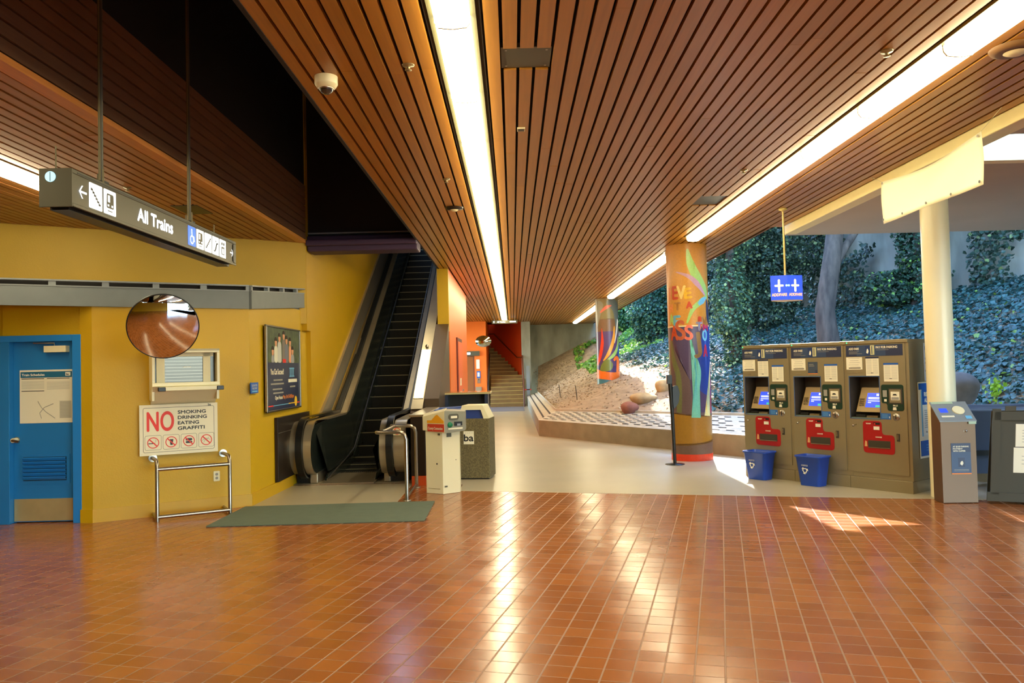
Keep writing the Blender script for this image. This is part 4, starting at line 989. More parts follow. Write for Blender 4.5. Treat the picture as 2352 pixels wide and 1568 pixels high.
    b = MB(); b.box(.25, .305, -.0135, -.0118, 1.625, 1.735, mat('header_dark_blue', (24, 48, 96), .4)); b.box(.315, .365, -.0135, -.0118, 1.625, 1.74, mat('header_card', (196, 190, 140), .5)); b.box(.33, .34, -.0142, -.0135, 1.635, 1.73, NAVY2)
    b.prism([(.265, 1.65), (.285, 1.64), (.295, 1.67), (.285, 1.70), (.275, 1.695), (.268, 1.67)], 'y', -.0145, -.0135, WHITE); b.build('header_picture', t)
    # notices
    def note(x0, x1, z0, z1, rows_, head=None, name='paper_notice'):
        b = MB(); b.box(x0, x1, -.0105, -.008, z0, z1, PAPER)
        if head: b.box(x0-.002, x1+.002, -.0112, -.0100, z1-.004, z1+.018, head)
        n = int((z1-z0)/.014)
        for k in range(n-1):
            zz = z1-.016-k*.013
            if rows_ == 2: b.box(x0+.012, (x0+x1)/2-.006, -.0110, -.0105, zz, zz+.003, PAPERG); b.box((x0+x1)/2+.006, x1-.012, -.0110, -.0105, zz, zz+.003, PAPERG)
            elif k % 2 == 0: b.box(x0+.03+.01*(k % 3), x1-.03-.008*(k % 4), -.0110, -.0105, zz, zz+.004, PAPERG)
        if rows_ == 2: b.box((x0+x1)/2-.02, (x0+x1)/2+.01, -.0114, -.0105, z0+.03, z0+.037, INK)
        else: b.box(x0+.03, x1-.02, -.0112, -.0105, z0+.012, z0+.024, mat('note_bold', (96, 84, 70), .6))
        b.build(name, t)
    note(.0, .205, 1.45, 1.60, 1)
    if i != 1: note(.25, .412, 1.372, 1.585, 2, NAVY)
    else:
        b = MB(); b.box(.24, .375, -.0105, -.008, 1.40, 1.555, mat('small_dark_card', (60, 72, 88), .4)); b.box(.24, .375, -.011, -.0105, 1.40, 1.408, mat('orange_line', (236, 130, 40), .5)); b.box(.255, .32, -.011, -.0105, 1.52, 1.527, PAPERG); b.box(.255, .33, -.011, -.0105, 1.50, 1.507, PAPERG); b.box(.345, .37, -.011, -.0105, 1.41, 1.45, NAVY); b.build('small_dark_card', t)
    note(.47, .645, 1.304, 1.505, 2, BLUE)
    # green bill / ticket panel
    b = MB(); b.prism(rounded([(.43, 1.267), (.697, 1.267), (.697, .957), (.50, .957), (.50, 1.045), (.43, 1.045)], .03), 'y', -.013, -.008, GRN); b.build('green_panel', t)
    b = MB(); b.box(.52, .685, -.018, -.013, 1.04, 1.222, MACHD); b.box(.535, .67, -.024, -.016, 1.055, 1.21, MACH); b.box(.552, .655, -.027, -.024, 1.085, 1.185, PAPER); b.prism([(.575, 1.14), (.585, 1.158), (.615, 1.158), (.63, 1.14)], 'y', -.029, -.027, BLACK); b.box(.56, .648, -.0285, -.027, 1.09, 1.12, PAPERG); b.build('bill_slot', t)
    b = MB(); put_text(b, 'BILLS', .572, 1.012, .018, PAPER, y=-.015, bold=.001); b.box(.45, .50, -.0145, -.013, 1.12, 1.20, PAPERG); b.box(.465, .495, -.0145, -.013, 1.065, 1.095, PAPER); b.prism([(.565, .965), (.61, .965), (.605, 1.0), (.57, 1.0)], 'y', -.0145, -.013, PAPER); b.build('panel_marks', t)
    b = MB(); b.box(.415, .535, -.0115, -.008, .855, .927, mat('blue_instruction_print', (46, 96, 160), .4)); 
    for k in range(3): b.box(.43, .50, -.0122, -.0115, .905-k*.016, .909-k*.016, BLUEL)
    b.box(.515, .525, -.0122, -.0115, .87, .89, WHITE); b.build('blue_label', t)
    b = MB(); b.lathe([(.044, -.008), (.040, -.016), (.0, -.018)], STEEL, (.60, 0, .885), 20, 'y'); b.box(.597, .604, -.024, -.016, .86, .912, BLACK); b.build('coin_slot', t)
    # red panel
    b = MB(); b.prism(rounded([(.185, .83), (.42, .83), (.42, .668), (.57, .668), (.57, .438), (.185, .446)], .045), 'y', -.013, -.008, REDP); b.build('red_panel', t)
    b = MB(); b.box(.245, .52, -.0145, -.013, .508, .596, MACHD); b.box(.255, .51, -.016, -.0145, .525, .59, mat('change_tray_dark', (60, 58, 46), .3)); b.box(.25, .515, -.022, -.013, .505, .515, STEEL); b.build('change_tray', t)
    b = MB(); b.box(.318, .40, -.0155, -.013, .785, .812, BLACK); b.box(.325, .345, -.017, -.0155, .79, .80, REDI); b.box(.323, .393, -.02, -.013, .725, .765, PAPER); b.build('ticket_slot', t)
    b = MB(); put_text(b, 'TICKET', .225, .79, .014, PAPER, y=-.0142, bold=.001); put_text(b, 'CHANGE', .34, .632, .014, PAPER, y=-.0142, bold=.001); b.prism([(.20, .52), (.235, .52), (.23, .58), (.21, .59), (.205, .56)], 'y', -.0142, -.013, mat('note_tan', (210, 160, 100), .5)); b.build('red_panel_marks', t)
    b = MB(); b.lathe([(.012, -.008), (.012, -.018), (.0, -.018)], STEEL, (.06, 0, .765), 12, 'y'); b.box(.075, .10, -.012, -.008, .775, .785, STEEL); b.build('lock', t)
    b = MB(); b.box(.60, .632, -.018, -.008, .60, .69, MACHD); b.box(.607, .625, -.024, -.018, .62, .68, STEEL); b.build('door_handle', t)
    b = MB(); b.box(.06, .14, -.012, -.008, 1.405, 1.409, STEEL); b.box(.015, .025, -.024, -.02, 1.772, 1.782, GLED); b.build('indicator', t)
    return t
for i in range(3): mt = machine(i)
# side posters on the rightmost machine (facing +x local)
M_ = Matrix.Rotation(MY+PI/2, 4, 'Z'); M_.translation = Ae+Ee*(PITCH*3+.001)
t = thing('side_poster', 'grey how-to poster high on the side of the rightmost machine', 'poster', M=M_)
b = MB(); b.box(.35, .62, -.004, 0, 1.30, 1.75, mat('poster_pale_grey', (176, 172, 170), .5)); b.build('sheet', t)
b = MB(); put_text(b, 'b', .375, 1.665, .05, NAVY, y=-.005, bold=.002); put_text(b, 'HOW TO', .385, 1.605, .016, PAPERG, y=-.005)
for k, z in enumerate((1.565, 1.515, 1.42)):
    b.box(.375, .398, -.0048, -.004, z-.012, z+.012, mat('purple_number_box', (72, 52, 104), .5))
    for r in range(3 if k else 1): b.box(.415, .56, -.0048, -.004, z-.01-r*.02, z-.002-r*.02, PAPERG)
b.build('lettering', t)
t = thing('side_poster', 'blue and white rider alert poster on the side of the rightmost machine', 'poster', M=M_)
b = MB(); b.box(.17, .63, -.006, -.004, .395, 1.288, PAPER); b.box(.185, .63, -.008, -.006, 1.20, 1.275, BLUE); b.box(.26, .63, -.008, -.006, 1.02, 1.20, BLUE); b.box(.235, .262, -.008, -.006, .65, 1.19, BLUEL); b.box(.19, .63, -.008, -.006, .42, .60, BLUE); b.box(.27, .60, -.009, -.008, .66, .99, WHITE); b.build('sheet', t)
b = MB(); put_text(b, 'RIDER', .31, 1.12, .05, WHITE, y=-.0095, w=.16, bold=.003); put_text(b, 'ALERT', .31, 1.05, .05, WHITE, y=-.0095, w=.16, bold=.003); put_text(b, 'ba', .33, .69, .025, INK, y=-.0095, bold=.001)
for k in range(9): b.box(.30+.01*(k % 2), .54-.02*(k % 3), -.0095, -.009, .95-k*.025, .957-k*.025, PAPERG)
for k in range(3): b.box(.32, .55, -.0085, -.008, .54-k*.03, .547-k*.03, BLUEL)
b.build('lettering', t)
def waste_bin(p, lab):
    t = thing('recycling_bin', lab, 'bin', p, MY, 'recycling bins before the add-fare machines')
    def sec(wx, wy, z, r=.04): return [(a, c, z) for a, c in rr(-wx, wx, -wy, wy, r)]
    b = MB(); b.ring_sweep([sec(.135, .095, .004), sec(.175, .125, .355), sec(.188, .138, .36), sec(.188, .138, .38), sec(.178, .128, .38), sec(.168, .118, .345), sec(.13, .09, .02)], BIN, cap=True)
    b.build('shell', t)
    b = MB(); y = -.118
    for k in range(3):
        a = PI/2+2*PI*k/3; c_ = Vector((math.cos(a), math.sin(a))); tn = Vector((-c_.y, c_.x)); P = lambda r_, s_: (-.04+c_.x*r_+tn.x*s_, .195+c_.y*r_+tn.y*s_)
        q = [P(.030, -.028), P(.030, .018), P(.044, .018), P(.022, .044), P(.004, .018), P(.018, .018), P(.018, -.02)]
        b.add([(x, -.097-.03*z/.355-.003, z) for x, z in q], [tuple(range(7))], WHITE)
    v, f = text_geo('WE RECYCLE'); W_ = v[:,0].max()
    b.add([(-.085+p_[0]*.09/W_, -.097-.03*(.25+p_[1]*.02)/.355-.003, .25+p_[1]*.02) for p_ in v], f, WHITE)
    b.build('recycling_mark', t)
p = Ae+Ee*.33+Vector((-.7957, -.6054, 0))*.155; waste_bin(tuple(p), 'blue recycling bin in front of the leftmost add-fare machine')
p = Ae+Ee*1.13+Vector((-.7957, -.6054, 0))*.17; waste_bin(tuple(p), 'blue recycling bin in front of the middle add-fare machine')

# ================================================================= white column, right kiosk, sandwich board, carts
b = MB(); b.lathe([(.148, 0.0), (.148, 3.40)], COLW, (4.86, 9.06, 0), 48, cap=True)
tag(b.build('column'), 'plain white round column beside the machines, holding the canopy', 'column')
t = thing('card_reader_post', 'small brown steel card-reader post in front of the white column', 'kiosk', (4.61, 8.64, 0), math.radians(-3))
b = MB(); b.prism([(0, .003), (.21, .003), (.21, 1.06), (0, .88)], 'x', 0, .365, mat('post_brown_steel', (110, 84, 62), .4, metal=.5)); b.build('body', t, bevel=.006)
b = MB(); b.add([(-.012, -.012, .876), (.377, -.012, .876), (.377, .215, 1.07), (-.012, .215, 1.07), (-.012, -.012, .888), (.377, -.012, .888), (.377, .215, 1.082), (-.012, .215, 1.082)], [(0,3,2,1),(4,5,6,7),(0,1,5,4),(1,2,6,5),(2,3,7,6),(3,0,4,7)], GREYM); b.build('sloping_top', t)
def tp(x, s_, l=.003): # point on sloping top, s_ 0..1 from front to back
    return (x, -.012+.227*s_-l*.65, .888+.194*s_+l*.76)
b = MB(); n = 24; cx, cs, r_ = .245, .52, .062
vs = [tp(cx+r_*math.cos(2*PI*k/n), cs+(r_/.2986)*math.sin(2*PI*k/n), .012) for k in range(n)]+[tp(cx+r_*math.cos(2*PI*k/n), cs+(r_/.2986)*math.sin(2*PI*k/n), 0) for k in range(n)]
b.add(vs, [tuple(range(n))]+[(k, (k+1)%n, n+(k+1)%n, n+k) for k in range(n)], CREAM2); b.build('tap_disc', t)
b = MB(); b.add([tp(.045, .42), tp(.13, .42), tp(.13, .64), tp(.045, .64)], [(0,1,2,3)], SCRN); b.build('small_screen', t)
b = MB(); b.add([tp(.035, .18), tp(.17, .18), tp(.17, .26), tp(.035, .26)], [(0,1,2,3)], PAPER); b.add([tp(.28, .08, .004), tp(.345, .08, .004), tp(.345, .24, .004), tp(.28, .24, .004)], [(0,1,2,3)], BLUEL); b.add([tp(.0, .88), tp(.23, .88), tp(.23, .99), tp(.0, .99)], [(0,1,2,3)], mat('pale_green_label', (170, 190, 160), .5)); b.box(.29, .37, -.016, -.01, .85, .878, mat('pale_green_label', (170, 190, 160), .5)); b.build('labels', t)
b = MB(); b.box(.10, .305, -.003, .001, .325, .645, NAVY2); b.box(.10, .305, -.004, .001, .312, .325, mat('orange_line', (236, 130, 40), .5)); b.box(.10, .305, -.0035, .001, .55, .645, NAVY); b.box(.17, .24, -.0038, 0, .39, .49, NAVY); b.build('poster', t)
b = MB(); put_text(b, 'AT $3.00 PARKING', .12, .602, .016, PAPER, y=-.0042, w=.165, bold=.0008); put_text(b, 'PAYMENT', .12, .578, .016, PAPER, y=-.0042, w=.10, bold=.0008); put_text(b, 'WITH CLIPPER', .12, .554, .016, PAPER, y=-.0042, w=.13, bold=.0008)
b.prism([(.19, .42), (.21, .405), (.225, .43), (.215, .455), (.20, .45), (.192, .435)], 'y', -.0045, -.0038, PAPER)
for k in range(2): b.box(.125, .28, -.0042, -.003, .345+k*.014, .35+k*.014, PAPERG)
b.build('poster_lettering', t)
b = MB(); b.lathe([(.012, .0), (.012, -.012), (.0, -.012)], STEEL, (.265, 0, .775), 12, 'y'); b.box(.24, .256, -.004, 0, .772, .778, STEEL); b.build('lock', t)
t = thing('sandwich_board', 'dark A-frame board with two taped papers at the right edge', 'sandwich board', (5.04, 8.58, 0), math.radians(-24))
b = MB(); lean = .20
def lp(x, z, o=0): return (x+.085*z, lean*z-o, z)
def lbox(mb, x0, x1, z0, z1, o0, o1, m):
    mb.add([lp(x0,z0,o0), lp(x1,z0,o0), lp(x1,z1,o0), lp(x0,z1,o0), lp(x0,z0,o1), lp(x1,z0,o1), lp(x1,z1,o1), lp(x0,z1,o1)], [(0,1,2,3),(7,6,5,4),(0,4,5,1),(3,2,6,7),(0,3,7,4),(1,5,6,2)], m)
lbox(b, .10, .82, .12, .92, .0, -.02, BOARD); lbox(b, .0, .92, .03, .12, .015, -.03, BOARD); lbox(b, .03, .11, .1, 1.0, .015, -.03, BOARD); lbox(b, .81, .89, .1, 1.0, .015, -.03, BOARD); lbox(b, .05, .87, .88, .97, .015, -.03, BOARD)
lbox(b, .15, .25, .97, 1.03, .01, -.03, BOARD); lbox(b, .45, .55, .97, 1.03, .01, -.03, BOARD); b.build('front_leaf', t)
b = MB(); b.add([(.1, .18, .98), (.9, .18, .98), (.86, .50, .01), (.06, .50, .01), (.1, .20, .98), (.9, .20, .98), (.86, .52, .01), (.06, .52, .01)], [(0,1,2,3),(7,6,5,4),(0,4,5,1),(3,2,6,7),(0,3,7,4),(1,5,6,2)], BOARD); b.build('rear_leaf', t)
b = MB(); lbox(b, .25, .62, .60, .84, .004, .0, PAPER); 
for k in range(5): lbox(b, .31, .56, .65+k*.03, .655+k*.03, .006, .004, PAPERG)
b.build('upper_paper', t)
b = MB(); lbox(b, .235, .62, .33, .592, .004, .0, PAPER)
for k in range(3): lbox(b, .31, .56, .42+k*.04, .425+k*.04, .006, .004, PAPERG)
b.build('lower_paper', t)
t = thing('plastic_cart', 'grey-blue wheeled plastic cart behind the sandwich board', 'cart', (5.35, 9.55, 0), math.radians(-8))
b = MB(); sec = lambda a, c_, e_, g, z: [(x, y, z) for x, y in rr(a, c_, e_, g, .06)]
b.ring_sweep([sec(.02, .95, .02, .55, .18), sec(-.06, 1.05, -.05, .65, .90), sec(-.10, 1.10, -.08, .70, .92), sec(-.10, 1.10, -.08, .70, .965), sec(-.04, 1.02, -.02, .62, .965), sec(.04, .93, .05, .52, .25)], CART); b.build('tub', t)
b = MB(); b.box(.0, .95, -.01, .02, .56, .60, mat('cart_dark_line', (40, 46, 56), .5)); b.box(.1, .9, -.04, .0, .40, .46, BLACK)
for x in (.12, .85):
    for y in (.1, .48): b.lathe([(.09, -.02), (.09, .02)], RUB, (x, y, .093), 18, 'x', cap=True)
b.build('chassis', t)

# ================================================================= beam, canopy, banner
b = MB(); b.box(3.962, 4.14, -7, 11.42, 3.395, 3.60, BEAM)
struct(b.build('trim_6', bevel=.01), 'cream painted beam along the open edge of the ceiling', 'beam')
b = MB(); b.prism([(4.14, 7.35), (14, 7.35), (14, 11.55), (4.0, 11.55), (4.0, 11.43), (4.14, 11.42)], 'z', 3.40, 3.62, CANOPY)
b.prism([(4.14, -7), (14, -7), (14, 4.0), (4.14, 6.6)], 'z', 3.42, 3.62, CANOPY)
struct(b.build('ceiling'), 'grey underside of the outdoor canopy', 'canopy')
b = MB(); b.box(4.14, 14, 7.22, 7.34, 3.36, 3.60, BEAM); struct(b.build('trim_7'), 'pale cross beam of the canopy', 'beam')
def cloth(us, vs_, fn, m, mb):
    nu, nv = len(us), len(vs_); P = [fn(u, v) for u in us for v in vs_]
    mb.add(P, [(i*nv+j, (i+1)*nv+j, (i+1)*nv+j+1, i*nv+j+1) for i in range(nu-1) for j in range(nv-1)], m, True)
t = thing('banner', 'blank white vinyl banner tied below the cream beam', 'banner', (3.80, 6.33, 2.95))
b = MB(); 
def bf(u, v):
    y = u*1.72; sag = .055*math.sin(PI*u)*v; z = v*.43-sag-.008*u
    return (.012*math.sin(9*u+3*v)*(1-abs(2*v-1)*.3)+.02*math.sin(PI*u)*v, y, z)
cloth([k/30 for k in range(31)], [k/10 for k in range(11)], bf, BANNER, b); o = b.build('sheet', t)
sm_ = o.modifiers.new('thick', 'SOLIDIFY'); sm_.thickness = .002
b = MB(); b.tube([(0, 0, .43), (.06, -.20, .57), (.1, -.33, .60)], .003, CREAM, 5); b.build('rope', t); b = MB(); b.tube([(0, 1.72, .42), (.06, 2.0, .52), (.1, 2.22, .60)], .003, CREAM, 5); b.build('rope', t)
b = MB()
for y, z in ((.03, .40), (1.69, .40), (.03, .03), (1.69, .03), (.86, .03), (1.3, .02), (.45, .02)): b.disc((-.012, y, z), .012, BLACK if z < .1 else STEEL, axis='x', r2=None, t=.003, n=10)
b.build('grommets', t)

# ================================================================= addfare sign
t = thing('hanging_sign', 'small lit blue ADDFARE sign hung from the ceiling on a cream rod', 'sign', (3.483, 10.04, 2.345))
b = MB(); P_ = [(-.20, .0), (0, -.05), (.205, .0), (0, .17)]; b.prism(P_, 'z', .0, .31, ADDB); b.build('box', t)
b = MB(); b.prism([(-.195, .0), (0, -.048), (.2, .0), (0, .16)], 'z', -.012, .0, mat('sign_tan_base', (170, 140, 100), .5)); b.build('base_plate', t)
b = MB(); b.tube([(0, .03, .31), (0, .03, 1.15)], .012, mat('rod_cream', (206, 184, 110), .4), 10); b.lathe([(.0, 1.165), (.05, 1.165), (.055, 1.15), (.012, 1.13)], mat('rod_cream', (206, 184, 110), .4), (0, .03, 0), 16); b.build('rod', t)
for A_, B_, nm in (((-.20, .0), (0, -.05), 'left'), ((0, -.05), (.205, .0), 'right')):
    L_ = math.hypot(B_[0]-A_[0], B_[1]-A_[1]); M_ = planeM(A_, B_, .001); cx = L_/2
    b = MB(M_); b.prism(rr(cx-.013, cx+.013, .10, .26, .012), 'y', -.003, 0, ADDW); b.prism(rr(cx-.055, cx+.055, .168, .192, .011), 'y', -.004, 0, ADDW); b.build('plus_symbol', t)
    b = MB(M_); put_text(b, 'ADDFARE', .014, .05, .035, ADDT, y=-.003, w=L_-.026, bold=.0018); b.build('lettering', t)
    b = MB(M_); xq = L_-.014 if nm == 'left' else .014; b.disc((xq, -.001, .18), .013, ADDS, t=.003, n=16); b.build('bright_spot', t)

# ================================================================= mural columns
def poly_smooth(pts, n=8):
    P = [Vector(p) for p in pts]; N = len(P); out = []
    for i in range(N):
        p0, p1, p2, p3 = P[i-1], P[i], P[(i+1)%N], P[(i+2)%N]
        for k in range(n):
            s_ = k/n; q = .5*((2*p1)+(-p0+p2)*s_+(2*p0-5*p1+4*p2-p3)*s_*s_+(-p0+3*p1-3*p2+p3)*s_**3); out.append((q.x, q.y))
    return out
def ribbon(pts, ws, n=8):
    """closed outline of a stroke through pts with half-widths ws"""
    P = [Vector(p) for p in pts]; C_ = []; W_ = []
    for i in range(len(P)-1):
        p0 = P[max(i-1,0)]; p1 = P[i]; p2 = P[i+1]; p3 = P[min(i+2,len(P)-1)]
        for k in range(n):
            s_ = k/n; C_.append(.5*((2*p1)+(-p0+p2)*s_+(2*p0-5*p1+4*p2-p3)*s_*s_+(-p0+3*p1-3*p2+p3)*s_**3)); W_.append(ws[i]*(1-s_)+ws[i+1]*s_)
    C_.append(P[-1]); W_.append(ws[-1]); L = []; R = []
    for i, c in enumerate(C_):
        d = (C_[min(i+1,len(C_)-1)]-C_[max(i-1,0)]).normalized(); nn = Vector((-d.y, d.x)); L.append(c+nn*W_[i]); R.append(c-nn*W_[i])
    return [tuple(p) for p in L]+[tuple(p) for p in reversed(R)]
def wrap(items, Rc, name, parent):
    """items: (verts2d, faces, material, layer); painted on a cylinder of radius Rc; s=0 faces -y, s grows to +x"""
    mb = MB()
    for v2, fs, m, layer in items:
        bm = bmesh.new(); vv = [bm.verts.new((p[0], 0, p[1])) for p in v2]
        for f in fs:
            try: bm.faces.new([vv[k] for k in f])
            except ValueError: pass
        xs_ = [p[0] for p in v2]; x = math.floor(min(xs_)/.03)*.03
        if len(fs) == 1 and len(fs[0]) > 4: bmesh.ops.triangulate(bm, faces=bm.faces)
        while x < max(xs_):
            bmesh.ops.bisect_plane(bm, geom=list(bm.verts)+list(bm.edges)+list(bm.faces), plane_co=(x, 0, 0), plane_no=(1, 0, 0)); x += .03
        bm.verts.index_update(); r = Rc+.0005+layer*.0004
        V_ = [(r*math.sin(v.co.x/Rc), -r*math.cos(v.co.x/Rc), v.co.z) for v in bm.verts]
        mb.add(V_, [tuple(v.index for v in f.verts) for f in bm.faces], m, True); bm.free()
    return mb.build(name, parent, fix=True)
def pm(name, rgb): return mat('mural_'+name, rgb, .32, var=.10, vscale=40)
def letters(txt, x, z, h, w, m, layer, tilt=0):
    v, f = text_geo(txt); W_ = v[:,0].max(); out = []; F_ = []; k = 0
    for ox, oz in ((0, 0), (.011, 0), (-.011, 0), (0, .009), (0, -.009)):
        for p in v:
            a = p[0]/W_*w+ox; c = p[1]*h+oz; out.append((x+a*math.cos(tilt)-c*math.sin(tilt), z+a*math.sin(tilt)+c*math.cos(tilt)))
        F_ += [tuple(i+k*len(v) for i in q) for q in f]; k += 1
    return (out, F_, m, layer)
def P1(poly, m, layer=1): return (poly, [tuple(range(len(poly)))], m, layer)
Rc = .33; mcx, mcy = 2.915, 13.13
phi = math.atan2(-mcx, mcy)      # turn the painting towards the hall
t = thing('mural_column', 'round column painted with yellow top, letters and a purple-blue base, by the machines', 'column', (mcx, mcy, 0), -math.atan2(mcx, mcy))
b = MB(); Y1 = pm('ochre', (206, 142, 50)); b.lathe([(Rc, .10), (Rc, 3.51)], Y1, n=64); b.build('shaft', t)
b = MB(); b.lathe([(Rc+.004, 0.003), (Rc+.004, .112)], pm('red_base', (226, 66, 36)), n=64, cap=True); b.build('base_band', t)
it = []
H2 = PI*Rc
def full(z0l, z1l, m, layer):    # horizontal band all around with wavy edges: lists of heights
    n = 24; lo = [(-H2+2*H2*k/n, z0l(k/n)) for k in range(n+1)]; hi = [(-H2+2*H2*k/n, z1l(k/n)) for k in range(n, -1, -1)]
    vs = lo+hi[::-1]; return (vs, [(k, k+1, n+1+k+1, n+1+k) for k in range(n)], m, layer)
it.append(full(lambda s: .112, lambda s: .33+.05*math.cos(5*s+1.2), pm('taupe', (112, 88, 76)), 1))
it.append(full(lambda s: .30+.05*math.cos(5*s+1.2), lambda s: .76+.03*math.sin(7*s), pm('mustard', (160, 116, 40)), 1))
PUR = pm('purple', (78, 62, 98)); BLU = pm('blue', (44, 66, 148)); BRN = pm('brown_violet', (104, 84, 86))
it.append(full(lambda s: .74+.03*math.sin(7*s), lambda s: 2.17, BRN, 1))
it.append(P1([(-.10, 1.55), (.0, 1.3), (.05, .78), (H2-.1, .78), (H2-.1, 2.16), (-.32, 2.16), (-.25, 1.8)], PUR, 2))
it.append(P1(poly_smooth([(.10, 1.3), (.20, 1.1), (.45, 1.05), (.7, 1.3), (.7, 2.1), (.30, 2.1), (.14, 1.7)]), BLU, 3))
it.append(full(lambda s: 2.165, lambda s: 2.185, pm('pale_line', (236, 220, 170)), 2))
it.append(P1(ribbon([(.02, 2.05), (.06, 1.75), (.14, 1.45), (.10, 1.1), (.08, .70)], [.005, .03, .045, .045, .075]), pm('aqua', (112, 196, 180)), 5))
it.append(P1(ribbon([(.44, 1.6), (.39, 1.3), (.33, 1.0), (.30, .72)], [.004, .03, .045, .075]), pm('pale_yellow', (240, 232, 160)), 5))
it.append(P1(ribbon([(.46, 1.5), (.44, 1.1), (.42, .76)], [.01, .02, .03]), pm('crimson', (190, 50, 80)), 4))
it.append(P1(ribbon([(-.34, 1.95), (-.29, 1.65), (-.20, 1.4), (-.17, 1.1), (-.20, .78)], [.03, .05, .05, .035, .05]), pm('olive', (110, 112, 72)), 4))
it.append(P1(ribbon([(-.44, 1.9), (-.42, 1.4), (-.40, .8)], [.03, .05, .06]), pm('teal_green', (84, 120, 96)), 4))
it.append(P1(ribbon([(.02, 3.42), (.06, 3.2), (.16, 2.98), (.34, 2.75), (.40, 2.6)], [.012, .06, .08, .06, .01]), pm('lime', (164, 206, 110)), 2))
it.append(P1(ribbon([(-.18, 3.06), (.02, 2.98), (.16, 2.86), (.33, 2.66)], [.004, .03, .045, .01]), pm('mauve', (196, 150, 170)), 3))
it.append(P1(ribbon([(.33, 2.66), (.22, 2.56), (.08, 2.44), (-.02, 2.22)], [.01, .045, .035, .012]), pm('lime', (164, 206, 110)), 3))
it.append(P1(ribbon([(.36, 2.64), (.26, 2.58), (.18, 2.52)], [.01, .05, .025]), pm('sky', (120, 190, 216)), 4))
it.append(P1(poly_smooth([(.36, 2.6), (.44, 2.5), (.46, 2.2), (.36, 2.3)]), pm('navy', (48, 60, 90)), 3))
it.append(letters('I', -.36, 2.62, .20, .05, pm('salmon', (226, 140, 80)), 4)); it.append(letters('E', -.26, 2.62, .22, .10, pm('vermilion', (204, 76, 40)), 5)); it.append(letters('V', -.17, 2.62, .22, .14, pm('straw', (238, 206, 120)), 6)); it.append(letters('E', -.04, 2.62, .17, .11, pm('gold', (232, 180, 40)), 5, .1))
it.append(letters('T', -.22, 2.44, .13, .10, pm('tan', (176, 120, 60)), 5)); it.append(letters('A', -.02, 2.46, .11, .09, pm('vermilion', (204, 76, 40)), 5)); it.append(letters('H', -.35, 2.42, .13, .08, pm('salmon', (226, 140, 80)), 4))
it.append(letters('A', -.35, 2.22, .16, .09, pm('lime', (164, 206, 110)), 5)); it.append(letters('F', -.25, 2.16, .20, .12, pm('sky', (120, 190, 216)), 5)); it.append(letters('I', .17, 2.13, .20, .04, pm('vermilion', (204, 100, 40)), 5)); it.append(letters('N', .24, 2.15, .18, .10, pm('tan', (200, 150, 80)), 5))
it.append(letters('A', -.32, 1.96, .24, .14, pm('vermilion', (216, 80, 40)), 6)); it.append(letters('S', -.20, 1.96, .32, .15, pm('rust', (196, 96, 60)), 7, .05)); it.append(letters('S', -.06, 1.96, .24, .12, pm('coral', (236, 120, 100)), 6, -.05)); it.append(letters('T', .13, 2.10, .14, .10, pm('grey', (150, 140, 150)), 6))
it.append(letters('J', .08, 1.76, .32, .13, pm('bronze', (140, 108, 60)), 6, .1)); it.append(letters('O', .24, 1.94, .18, .10, pm('sky', (90, 160, 216)), 6)); it.append(letters('A', .25, 1.68, .20, .09, pm('crimson', (190, 50, 80)), 6)); it.append(letters('M', .26, 2.1, .1, .12, pm('magenta', (200, 60, 100)), 6))
wrap(it, Rc, 'painting', t)
# second column standing on the slope
t = thing('mural_column', 'round column on the dirt slope painted with orange, green and purple flames', 'column', (2.80, 23.35, .55), -math.atan2(2.8, 23.35))
Z0 = -.55
b = MB(); b.lathe([(Rc, -.1), (Rc, 3.51+Z0)], pm('violet', (92, 66, 110)), n=64); b.build('shaft', t)
it = []
zz = lambda z: z+Z0
it.append(full(lambda s: zz(.5), lambda s: zz(1.18), pm('sea', (70, 130, 140)), 1))
it.append(full(lambda s: zz(1.14+.05*math.sin(6*s)), lambda s: zz(1.42+.06*math.sin(8*s)), pm('orange', (244, 120, 40)), 2))
it.append(full(lambda s: zz(1.40+.06*math.sin(8*s)), lambda s: zz(1.55), pm('deep_purple', (64, 48, 104)), 1))
it.append(full(lambda s: zz(2.9), lambda s: zz(3.51), pm('olive2', (140, 128, 84)), 1))
it.append(full(lambda s: zz(2.55), lambda s: zz(2.92), pm('brown', (128, 96, 66)), 1))
it.append(P1(poly_smooth([(-.44, zz(3.3)), (-.3, zz(3.45)), (-.1, zz(3.35)), (-.2, zz(3.0)), (-.35, zz(2.7))]), pm('grey2', (150, 150, 130)), 2))
it.append(P1(poly_smooth([(.0, zz(3.4)), (.25, zz(3.5)), (.45, zz(3.2)), (.42, zz(2.5)), (.3, zz(2.6)), (.2, zz(3.1))]), pm('slate', (110, 120, 120)), 2))
it.append(P1(ribbon([(-.2, zz(3.1)), (.0, zz(3.25)), (.15, zz(3.3))], [.02, .05, .01]), pm('coral', (236, 120, 100)), 3))
it.append(P1(ribbon([(-.16, zz(2.65)), (-.16, zz(2.2)), (-.26, zz(1.8)), (-.40, zz(1.58))], [.004, .05, .06, .05]), pm('flame', (232, 70, 44)), 3))
it.append(P1(ribbon([(.22, zz(2.7)), (.18, zz(2.3)), (.02, zz(1.9)), (-.14, zz(1.7))], [.01, .05, .05, .01]), pm('amber', (244, 170, 60)), 4))
it.append(P1(ribbon([(.4, zz(2.4)), (.34, zz(2.1)), (.16, zz(1.85)), (-.08, zz(1.68))], [.03, .05, .05, .01]), pm('lime', (164, 206, 110)), 3))
it.append(P1(ribbon([(.40, zz(2.9)), (.30, zz(2.5)), (.22, zz(2.2))], [.05, .03, .005]), pm('white', (232, 228, 220)), 3))
